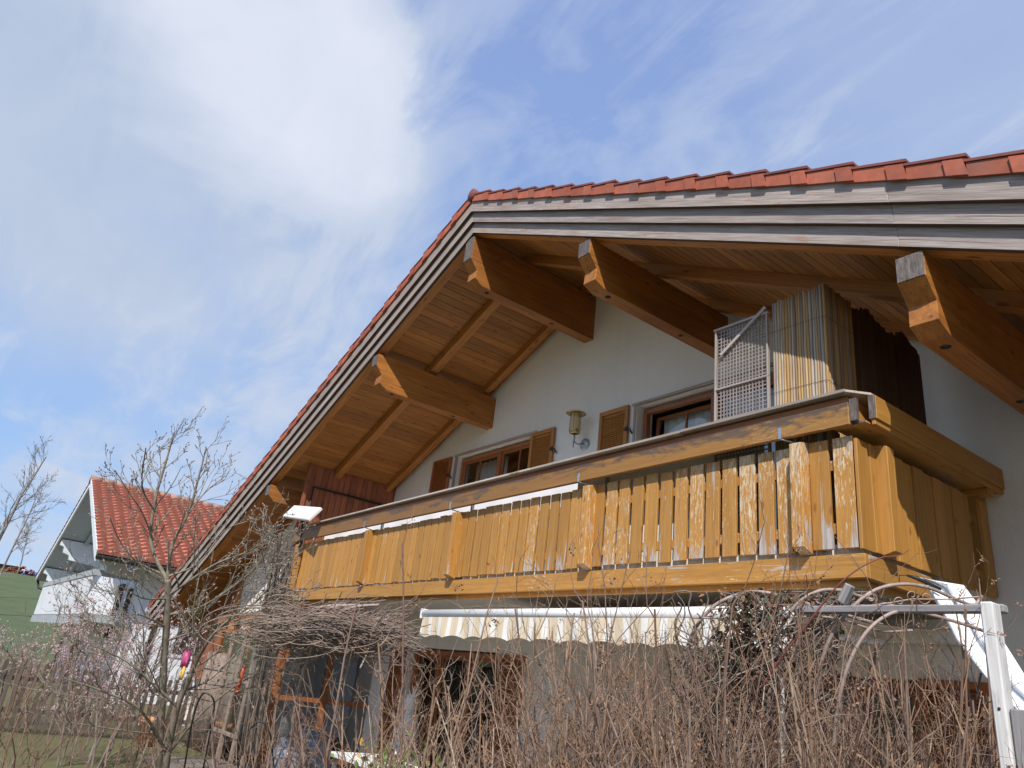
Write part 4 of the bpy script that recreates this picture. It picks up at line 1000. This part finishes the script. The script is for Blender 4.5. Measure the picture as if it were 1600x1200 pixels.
# tree left: two forking trunks with swollen buds
limb = dict(seg=[5, 4, 3, 2], wob=[.10, .16, .2, .22], up=[.09, .14, .18, .16], tap=[.6, .65, .7, .6], n=[6, 5, 4, 4], kids=[6, 4, 2.4], **{'from': [.15, .12, .1]}, ang=[.6, .62, .65], len=[.52, .46, .42], rr=[.60, .55, .58], rmin=.0030, bud=(.85, .016, 1))
def tree(name, D, trunk, limbs, seed, label, par=limb, mats=('bark', 'bud')):
    trunk = [(x, y, r * .74) for x, y, r in trunk]; limbs = [(p_, a_ * .74, b_ * .8, c_, d_, e_) for p_, a_, b_, c_, d_, e_ in limbs]
    rg = random.Random(seed); base = atD(trunk[0][0], trunk[0][1], D); base = V((base.x, base.y, 0))
    root = empty(name, base, label, 'tree'); mb = MB()
    P = path([(x, y) for x, y, r in trunk], D); n = len(P); rr = [trunk[min(int(i / 6), len(trunk) - 1)][2] for i in range(n)]
    mb.tube([base] + P, [rr[0] * 1.1] + rr, 9); mb.build('trunk', mats[0], root)
    cr = MB()
    for (pts, r0, r1, dd, kids, ln) in limbs:
        Q = smooth([atD(x, y, D + dd * i / (len(pts) - 1)) for i, (x, y) in enumerate(pts)], 4); m_ = len(Q)
        rads = [r0 + (r1 - r0) * i / (m_ - 1) for i in range(m_)]; cr.tube(Q, rads, 7, cap=False)
        for j in range(kids):
            t = .1 + .9 * (j + rg.random()) / kids; i = min(int(t * (m_ - 1)), m_ - 2); d = (Q[i + 1] - Q[i]).normalized()
            ax = d.orthogonal().normalized(); ax.rotate(Matrix.Rotation(rg.uniform(0, 6.28), 3, d))
            branch(cr, Q[i], d * .72 + ax * .6, ln * rg.uniform(.6, 1.2) * (1.15 - .45 * t), rads[i] * .5, 1, rg, par)
    cr.build('crown', list(mats), root); return root
tree('budding_tree', 6.6, [(243, 1260, .050), (250, 1150, .046), (256, 1040, .042), (262, 950, .040), (262, 905, .038)],
     [([(262, 908), (236, 850), (243, 780), (260, 720), (272, 675)], .026, .008, .3, 12, .50), ([(243, 800), (222, 760), (228, 700)], .014, .006, -.3, 6, .36),
      ([(240, 845), (222, 800), (205, 775), (180, 735)], .012, .004, -.4, 6, .5),
      ([(262, 905), (270, 850), (295, 800), (312, 740), (322, 700)], .024, .007, .2, 11, .46), ([(296, 800), (320, 770), (350, 745)], .010, .004, .3, 5, .55),
      ([(262, 915), (220, 885), (190, 850), (172, 810)], .012, .005, -.4, 6, .4),
      ([(264, 930), (300, 905), (340, 880), (380, 865), (410, 850)], .020, .006, -.3, 11, .55), ([(264, 900), (310, 880), (350, 830), (385, 815)], .014, .005, .4, 8, .42),
      ([(266, 960), (310, 950), (360, 920), (405, 880), (430, 830)], .018, .006, -.5, 10, .6), ([(262, 935), (225, 935), (185, 915)], .014, .004, -.5, 6, .4),
      ([(264, 1000), (310, 985), (370, 965), (430, 950)], .014, .005, -.7, 8, .55), ([(260, 980), (215, 960), (170, 970)], .012, .005, -.7, 7, .8)], 3,
     'bare tree with lichened grey trunk and swollen buds left of the house')
tree('budding_tree', 5.2, [(240, 1330, .036), (262, 1180, .030), (278, 1105, .026), (300, 1050, .022)],
     [([(300, 1050), (320, 1010), (350, 975), (400, 940), (450, 880)], .020, .005, -.3, 12, .7), ([(278, 1105), (240, 1070), (200, 1035), (150, 1010)], .016, .005, -.3, 10, .8),
      ([(285, 1080), (330, 1060), (380, 1010), (440, 960)], .013, .004, .3, 9, .7), ([(262, 1180), (220, 1110), (160, 1080), (100, 1060)], .016, .005, -.5, 10, .8),
      ([(262, 1180), (310, 1120), (370, 1070), (430, 1040)], .014, .004, -.2, 10, .7)], 8,
     'low forking branches with pale bark crossing in front of the reed fence')
under = dict(seg=[6, 5, 3], wob=[.16, .22, .3], up=[.02, .03, .04], tap=[.55, .6, .7], n=[6, 4, 3], kids=[8, 5], **{'from': [.15, .1]}, ang=[.7, .7], len=[.5, .45], rr=[.55, .6], rmin=.0025)
GL = 'tangled bare shrubs on the left edge of the garden'
for i, (px, D, n_, H, r, lab) in enumerate(((110, 6.0, 4, 1.3, (.008, .016), 'tangled bare shrub in front of the lawn at the lower left'), (330, 5.6, 12, 1.5, (.006, .011), 'tangled bare shrub in front of the glazed lean-to'), (8, 7.0, 10, 1.9, (.006, .012), 'dark bare shrub at the left picture edge'), (215, 8.4, 7, 1.7, (.007, .012), 'bare shrub reaching up to the eaves between tree and blossom'), (430, 5.2, 12, 1.5, (.006, .012), 'bare shrub with arching grey twigs beside the conservatory'))):
    shrub('tangled_shrub', 70 + i, n_, H, .5, .5, under, r, ('twig', 'deadflower'), lab, at_row(px, D), GL, .6)
bl = dict(seg=[6, 4, 3], wob=[.12, .2, .25], up=[.05, .08, .1], tap=[.55, .6, .8], n=[5, 4, 3], kids=[9, 6], **{'from': [.2, .1]}, ang=[.6, .6], len=[.45, .4], rr=[.55, .6], rmin=.0030, flower=(.95, .014, 1, 10))
for i, (px, D, lab) in enumerate(((160, 10.2, 'pink blossoming shrub in front of the white neighbouring balcony'), (62, 13.5, 'smaller pink blossoming shrub further left by the fence'))):
    shrub('blossoming_shrub', 90 + i, 14, 2.25 if i == 0 else 1.9, .9, .42, bl, (.010, .018), ('twig_grey', 'blossom'), lab, at_row(px, D), 'pink blossoming shrubs', .7)
# far bare trees
far = dict(seg=[6, 5, 3, 3], wob=[.08, .14, .2, .2], up=[.06, .06, .05, .05], tap=[.7, .7, .7, .6], n=[6, 4, 3, 3], kids=[14, 8, 5], **{'from': [.2, .15, .1]}, ang=[.55, .6, .6], len=[.42, .42, .42], rr=[.45, .5, .5], rmin=.018)
for i, (px, py, D, H, par_r, lab) in enumerate(((-52, 960, 62, 14, .20, 'tall hazy bare tree cut by the left picture edge'), (-2, 905, 75, 11.5, .13, 'slender leaning bare tree on the meadow beside the left edge'), (36, 872, 110, 6.6, .12, 'small round bare tree on the crest of the hill'))):
    q = atD(px, py, D); z = ground_h(q.x, q.y); rg = random.Random(200 + i); root = empty('bare_tree', (q.x, q.y, z - .2), lab, 'tree', None)
    mb = MB(); mb.tube([(q.x, q.y, z - .3), (q.x, q.y, z + H * .2)], [par_r, par_r * .8], 8); mb.build('trunk', 'twig_grey', root)
    mb = MB(); branch(mb, (q.x, q.y, z + H * .2), (.08, .05, 1), H * .8, par_r * .8, 0, rg, far); mb.build('crown', 'twig_grey', root)

# ------------------------------------------------------------------ neighbour house
YN = 3.2; AP = atY(143, 750, YN); RB_ = atY(152, 861, YN); LB_ = atY(58, 898, YN)
sR = (AP.z - RB_.z) / (RB_.x - AP.x); sL = (AP.z - LB_.z) / (AP.x - LB_.x)
NH = empty('neighbour_house', (AP.x, YN + 1.6, 0), 'white neighbouring house with red tiled roof, grey eaves and a white balcony', 'house')
def zn(x, o=0): return AP.z + o - (sR * (x - AP.x) if x > AP.x else sL * (AP.x - x))
YE = YN + 12.5; yw = YN + 1.7; xl, xr = LB_.x + 1.1, RB_.x - .95
mb = MB(); mb.prism([(xl, yw, -1), (xr, yw, -1), (xr, yw, zn(xr, -.3)), (AP.x, yw, zn(AP.x, -.3)), (xl, yw, zn(xl, -.3))], (0, 10, 0), gu=(1, 0, 0)); mb.build('wall', 'nwall', NH)
mb = MB()
for xe in (RB_.x, LB_.x):
    mb.prism([(AP.x, YN + .05, zn(AP.x, -.22)), (xe, YN + .05, zn(xe, -.22)), (xe, YN + .05, zn(xe, -.06)), (AP.x, YN + .05, zn(AP.x, -.06))], (0, 12.3, 0), gu=(0, 1, 0), rnd=.5)
mb.build('roof_soffit', 'ngrey', NH)
mb = MB()
for xe in (RB_.x, LB_.x): mb.prism([(AP.x, YN, zn(AP.x, -.26)), (xe, YN, zn(xe, -.26)), (xe, YN, zn(xe, -.04)), (AP.x, YN, zn(AP.x, -.04))], (0, .045, 0), gu=(1, 0, 0), rnd=.3)
mb.build('bargeboard', 'nwhite', NH)
for yy in (YN + .9,):
    for xe in (RB_.x, LB_.x): mb = MB(); mb.prism([(AP.x, yy, zn(AP.x, -.38)), (xe, yy, zn(xe, -.38)), (xe, yy, zn(xe, -.225)), (AP.x, yy, zn(AP.x, -.225))], (0, .14, 0)); mb.build('rafter', 'ngrey', NH)
for xx in (AP.x - .0, LB_.x + 3.6, LB_.x + 1.2, RB_.x - 1.2):
    mb = MB(); T = zn(xx, -.24); y = YN + .1
    mb.prism([(xx - .12, y, T), (xx - .12, y, T - .22), (xx - .12, y + .15, T - .27), (xx - .12, y + .18, T - .48), (xx - .12, y + .4, T - .55), (xx - .12, y + .45, T - .72), (xx - .12, yw, T - .8), (xx - .12, yw, T)], (.24, 0, 0)); mb.build('purlin', 'nwhite', NH)
# wavy tiles
for xe, sg in ((RB_.x, 1), (LB_.x, -1)):
    mb = MB(); Ls = abs(xe - AP.x) + .12; nc = 24; st = Ls / nc; per = .31; ns = 5; nt_ = int((YE - YN) / per)
    for i in range(nc):
        a = AP.x + sg * i * st; b = AP.x + sg * ((i + 1) * st + .05)
        for j in range(nt_):
            P_ = []
            for k in range(ns + 1):
                yy = YN - .02 + per * (j + k / ns); h = .065 * math.sin(math.pi * k / ns) ** 1.3
                P_ += [(a, yy, zn(a, .0 + h * .6)), (b, yy, zn(b, .08 + h)), (b, yy, zn(b, .01))]
            F = []
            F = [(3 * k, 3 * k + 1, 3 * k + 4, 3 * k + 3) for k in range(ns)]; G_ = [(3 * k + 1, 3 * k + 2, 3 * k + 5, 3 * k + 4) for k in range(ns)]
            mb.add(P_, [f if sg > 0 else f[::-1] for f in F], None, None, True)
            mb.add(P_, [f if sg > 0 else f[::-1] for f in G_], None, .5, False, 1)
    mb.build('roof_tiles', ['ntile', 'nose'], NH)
mb = MB()
for i in range(32): y = YN - .05 + i * .4; mb.tube([(AP.x, y, AP.z + .04), (AP.x, y + .43, AP.z + .03)], [.15, .125], 10)
mb.build('ridge_tiles', 'ridge', NH)
for gx in (RB_.x + .07, LB_.x - .05):
    mb = MB(); mb.tube([(gx, YN, zn(RB_.x if gx > AP.x else LB_.x, -.12)), (gx, YE, zn(RB_.x if gx > AP.x else LB_.x, -.12))], .08, 8); mb.build('gutter', 'iron', NH)
mb = MB(); mb.tube([(LB_.x - .05, YN + .1, LB_.z - .2), (LB_.x + .1, YN + .2, LB_.z - .5), (xl - .1, yw - .1, LB_.z - .9), (xl - .1, yw - .1, -1)], .05, 8); mb.build('downpipe', 'iron', NH)
# verge edge strip, white
mb = MB(); mb.prism([(AP.x, YN - .03, zn(AP.x, -.04)), (RB_.x, YN - .03, zn(RB_.x, -.04)), (RB_.x, YN - .03, zn(RB_.x, .06)), (AP.x, YN - .03, zn(AP.x, .06))], (0, .028, 0)); mb.build('verge_trim', 'nwhite', NH)
# windows / balcony door
for (x0, x1, z0, z1) in ((xr - 3.9, xr - 2.9, 1.6, 3.3), (xr - 2.2, xr - 1.4, 2.1, 3.1), (xl + 2.5, xl + 3.6, .1, 1.2)):
    f = MB(); f.bb(x0 - .06, x1 + .06, yw - .05, yw - .001, z0 - .06, z1 + .06, 'x'); fr = f.build('window', 'nwhite', NH); p = MB(); p.bb(x0, x1, yw - .06, yw - .051, z0, z1); p.build('pane', 'dark', fr)
f = MB(); f.bb(xr, xr + .04, yw + 1.1, yw + 1.9, 1.3, 2.7, 'z'); fr = f.build('window', 'nwhite', NH); p = MB(); p.bb(xr + .041, xr + .05, yw + 1.2, yw + 1.8, 1.4, 2.6); p.build('pane', 'dark', fr)
f = MB(); f.bb(xr, xr + .04, yw + .45, yw + .6, .6, 2.9, 'z'); f.build('window', 'dark', NH)
# balcony
bx0, bx1, by = LB_.x + .5, RB_.x - 1.6, YN + .35; zt0 = atY(120, 905, by).z; zb0 = zt0 - 1.05
mb = MB(); mb.bb(bx0, bx1, by, yw - .01, zb0 - .22, zb0); nb = mb.build('balcony', 'ngrey', NH)
mb = MB(); mb.bb(bx0 - .05, bx1 + .05, by - .05, by + .1, zt0, zt0 + .17); mb.bb(bx0 - .05, bx1 + .05, by - .06, by + .0, zb0 - .35, zb0 - .1); mb.bb(bx1 - .05, bx1 + .05, by + .1, yw, zt0, zt0 + .17); mb.build('handrail', 'ngrey', nb)
x = bx0
while x < bx1:
    m2 = MB(); m2.bb(x, x + .09, by - .03, by - .005, zb0 - .05, zt0 - .03, 'z'); m2.build('slat', 'nwhite', nb); x += .19
# chimney on the ridge behind
CH = atY(347, 790, YN + 9.2); cz = zn(AP.x)
mb = MB(); cy = YN + 9.0; mb.bb(AP.x - .1, AP.x + .75, cy, cy + .8, cz - .6, cz + .95, 'z'); ch = mb.build('chimney', 'ngrey', NH)
mb = MB(); mb.bb(AP.x - .2, AP.x + .85, cy - .1, cy + .9, cz + .95, cz + 1.05); mb.bb(AP.x - .25, AP.x + .9, cy - .2, cy + 1.0, cz + 1.42, cz + 1.48)
for a, b in ((0, 0), (.55, 0), (0, .6), (.55, .6)): mb.bb(AP.x + a, AP.x + a + .06, cy + .05 + b, cy + .11 + b, cz + 1.05, cz + 1.42, 'z')
mb.build('chimney_cap', 'iron', ch)

# ------------------------------------------------------------------ fence, reed fence, lean-to, pots, small things
FE = empty('picket_fence', (-15.2, 2, 0), 'dark weathered picket fence behind the lawn at the lower left', 'fence')
fa = atY(-40, 1062, 1.25); fb_ = atY(212, 1092, 4.0); xa = -15.4
y = .2
while y < 4.6:
    m2 = MB(); h = 1.03 + R(-.03, .03); m2.prism([(xa, y, .05), (xa, y + .065, .05), (xa, y + .065, h), (xa, y + .033, h + .06), (xa, y, h)], (.02, 0, 0), gu=(0, 0, 1)); m2.build('picket', 'picket', FE); y += .12
mb = MB(); mb.bb(xa - .05, xa - .002, .2, 4.6, .30, .37, 'y'); mb.bb(xa - .05, xa - .002, .2, 4.6, .78, .85, 'y'); mb.build('rail', 'picket', FE)
RF = MB(); rg = random.Random(4); x = -14.9; 
a = V((-14.9, 4.35, 0)); b = V((-13.2, 4.5, 0)); n = 150
for k in range(n):
    q = a.lerp(b, k / n); RF.tube([(q.x, q.y + rg.uniform(-.006, .006), 0), (q.x + rg.uniform(-.01, .01), q.y, 1.55 + rg.uniform(-.05, .05))], rg.uniform(.005, .009), 4)
for z in (.3, .8, 1.3): RF.tube([(a.x, a.y - .015, z), (b.x, b.y - .015, z)], .005, 4)
tag(RF.build('reed_fence', 'thatch'), 'grey brown reed fence panel between the picket fence and the lean-to', 'fence')
LT = empty('glazed_lean_to', (-12.6, 4.1, 0), 'weathered timber and glass cold frame wall left of the conservatory', 'greenhouse')
Y0 = 4.15
mb = MB(); xs = [-13.15, -12.55, -11.95, -11.45]
for x in xs: mb.bb(x, x + .06, Y0, Y0 + .06, 0, 1.95, 'z')
for z in (.45, 1.2, 1.9): 
    for i in range(3): mb.bb(xs[i] + .06, xs[i + 1], Y0 + .005, Y0 + .05, z, z + .05, 'x')
mb.build('timber_frame', 'thatch', LT, bevel=.003)
for i in range(3):
    for z0, z1 in ((.5, 1.2), (1.25, 1.9)):
        p = MB(); p.add([(xs[i] + .06, Y0 + .03, z0), (xs[i + 1], Y0 + .03, z0), (xs[i + 1], Y0 + .03, z1), (xs[i] + .06, Y0 + .03, z1)], [(0, 1, 2, 3)]); p.build('pane', 'glass', LT)
def pot(name, c, r, h, mat, label, cat='plant pot'):
    mb = MB(); mb.lathe(c, [(0, .005), (r * .68, .005), (r * .95, h * .82), (r * 1.08, h * .82), (r * 1.10, h), (r * .98, h), (r * .9, h * .8), (0, h * .78)], 28); return tag(mb.build(name, mat), label, cat)
q = atY(215, 1205, 3.6); pot('plant_pot', (q.x, q.y, .02), .19, .42, 'terracotta', 'terracotta plant pot on the lawn edge by the reed fence')
q = atD(288, 1040, 5.2)
G = empty('garden_gloves', q, 'pink and yellow garden gloves hanging from a twig', 'gloves')
mb = MB(); mb.tube([q + V((0, 0, .10)), q + V((0, 0, .04)), q + V((-.005, 0, -.01))], [.022, .030, .026], 10); mb.tube([q + V((.02, 0, .06)), q + V((.045, 0, .0))], [.014, .009], 8); mb.build('cuff', 'pink', G)
mb = MB()
for k in range(4): mb.tube([q + V((-.02 + .012 * k, 0, -.005)), q + V((-.03 + .016 * k, .0, -.06)), q + V((-.034 + .016 * k, 0, -.085 - .01 * (k % 2)))], [.011, .010, .005], 7)
mb.build('fingers', 'yellow', G)
q = atD(376, 1062, 5.0); mb = MB(); mb.tube([q + V((.01, 0, .09)), q + V((.0, 0, .04)), q + V((.01, 0, 0)), q + V((-.015, 0, -.05)), q + V((-.03, 0, -.075))], [.008, .013, .008, .014, .009], 8); mb.tube([q + V((-.05, 0, -.08)), q + V((0, 0, -.075))], .01, 6)
tag(mb.build('hanging_ornament', 'red'), 'small red ornament hanging before the glazed lean-to', 'ornament')
mb = MB(); mb.tube(path([(282, 1240), (300, 1130), (314, 1088), (325, 1084), (334, 1095), (333, 1120), (318, 1200)], 4.9), .006, 7); mb.tube(path([(296, 1140), (322, 1144), (330, 1130)], 4.9), .004, 5)
tag(mb.build('plant_support', 'iron'), 'thin black metal plant support with a rounded top', 'plant support')
mb = MB(); mb.tube(path([(365, 1240), (380, 1165), (400, 1130), (420, 1140), (428, 1200), (430, 1250)], 4.5), .005, 7)
tag(mb.build('plant_support', 'iron'), 'low black wire hoop beside the conservatory', 'plant support')
def vase(px, py, D, label, s=1):
    q = atD(px, py, D); c = (q.x, q.y, q.z - .22 * s)
    stand = MB(); stand.lathe((c[0], c[1], 0), [(0, 0), (.13, 0), (.11, c[2]), (0, c[2])], 16)
    o_ = empty('glazed_pot', (c[0], c[1], 0), label, 'pot'); stand.build('pedestal', 'greywood', o_)
    mb = MB(); mb.lathe(c, [(0, .002), (.09 * s, .002), (.17 * s, .14 * s), (.15 * s, .27 * s), (.09 * s, .34 * s), (.11 * s, .37 * s), (.09 * s, .36 * s)], 26); mb.build('body', 'vase', o_)
    mb = MB()
    for k in range(3): mb.lathe((c[0] - .07 * s, c[1] - .145 * s, c[2] + (.10 + .05 * k) * s), [(0, -.02), (.018, -.016), (.024, 0), (.018, .016), (0, .02)], 10, V((0, .3, 1)).normalized())
    mb.build('blue_flower', 'blue', o_)
vase(482, 1178, 5.2, 'grey blue round glazed pot with blue blossoms in front of the conservatory')
vase(452, 1185, 5.0, 'second dark glazed pot just left of the one with blue blossoms', .8)
# pale figure on the sill behind the door glass
q = atY(640, 1120, 6.2); FG = MB(); FG.lathe((q.x, q.y, q.z - .35), [(0, 0), (.16, .0), (.18, .12), (.12, .3), (.07, .42), (.10, .50), (.11, .58), (.07, .66), (0, .68)], 20)
for k in range(7): FG.tube([(q.x, q.y, q.z + .2), (q.x + R(-.25, .25), q.y + R(-.1, .1), q.z + R(.3, .55))], [.03, .004], 5)
FG.lathe((q.x, q.y, 0), [(.2, 0), (.2, q.z - .35), (0, q.z - .35)], 12)
tag(FG.build('white_sculpture', 'white'), 'pale blue white sculpture in front of the terrace door', 'sculpture')
TB = empty('patio_table', (-9.6, 4.6, 0), 'small terrace table with a cream cover left of the door', 'table')
q = atY(600, 1178, 4.8); mb = MB(); mb.bb(q.x - .7, q.x + .7, 4.4, 5.1, .60, .64); mb.build('tabletop', 'curtain', TB)
for a in (-.6, .55):
    for b in (4.45, 5.0): mb = MB(); mb.bb(q.x + a, q.x + a + .05, b, b + .05, 0.03, .6, 'z'); mb.build('leg', 'greywood', TB)
mb = MB(); rg = random.Random(6); q = atD(620, 1195, 4.2)
for k in range(260): leaf(mb, q + V((rg.gauss(0, .16), rg.gauss(0, .12), rg.gauss(-.02, .07))), rg.uniform(.015, .03), 0 if rg.random() < .9 else 1, rg)
for k in range(14): mb.tube([(q.x + R(-.1, .1), q.y, 0), q + V((R(-.15, .15), R(-.1, .1), R(-.05, .05)))], .004, 4)
PL = plain('fresh_leaf', (.16, .24, .07), .6, 0, .3, 20)
tag(mb.build('green_plant', [PL, M['yellow']]), 'low green plant with yellow flecks in front of the terrace table', 'plant')

# hilltop: log pile, shed, trailer
def on_hill(px, D): q = atD(px, 880, D); return V((q.x, q.y, ground_h(q.x, q.y)))
q = on_hill(38, 118); mb = MB(); rg = random.Random(2)
for k in range(120):
    t = rg.random(); h = rg.random() * (1.0 - abs(t - .5)) * 1.5; c = q + V((rg.uniform(-1, 1), (t - .5) * 5.5, h + .1)); mb.tube([c, c + V((.9, rg.uniform(-.2, .2), rg.uniform(-.1, .1)))], rg.uniform(.08, .16), 6)
tag(mb.build('log_pile', 'clad'), 'reddish pile of split logs on the hilltop', 'log pile')
q = on_hill(12, 122); SH = empty('wooden_shed', q, 'dark flat shed at the left edge on the hilltop', 'shed')
mb = MB(); mb.bb(q.x - 2, q.x + 2, q.y - 3.2, q.y + 2.0, q.z - .5, q.z + 1.6, 'z'); mb.build('wall', 'canedark', SH); mb = MB(); mb.bb(q.x - 2.3, q.x + 2.3, q.y - 3.5, q.y + 2.3, q.z + 1.6, q.z + 1.8); mb.build('roof', 'dark', SH)
q = on_hill(54, 120); mb = MB(); P_ = []
for i in range(9):
    for j in range(9): P_.append((q.x + (i - 4) * .3, q.y + (j - 4) * .36, q.z + .3 + 1.1 * math.cos((i - 4) * .33) * math.cos((j - 4) * .33) + rg.uniform(-.08, .08)))
mb.add(P_, [(9 * i + j, 9 * i + j + 1, 9 * i + 10 + j, 9 * i + 9 + j) for i in range(8) for j in range(8)], None, None, True); tag(mb.build('tarpaulin', 'tarp'), 'blue tarpaulin over a heap on the hilltop', 'tarp')
q = on_hill(40, 126); TRL = empty('white_trailer', q, 'low white trailer behind the log pile on the hilltop', 'trailer'); mb = MB(); mb.bb(q.x - 1, q.x + 1, q.y - 1.8, q.y + 2.0, q.z + 1.0, q.z + 1.75); mb.build('body', 'nwhite', TRL, bevel=.08)
for yy in (-1.1, 1.1): mb = MB(); mb.lathe((q.x + 1.0, q.y + yy, q.z + .45), [(0, 0), (.42, 0), (.45, .05), (.45, .2), (0, .2)], 18, V((1, 0, 0))); mb.build('wheel', 'iron', TRL)
for o_ in bpy.data.objects:
    if '_o' in o_: del o_['_o']
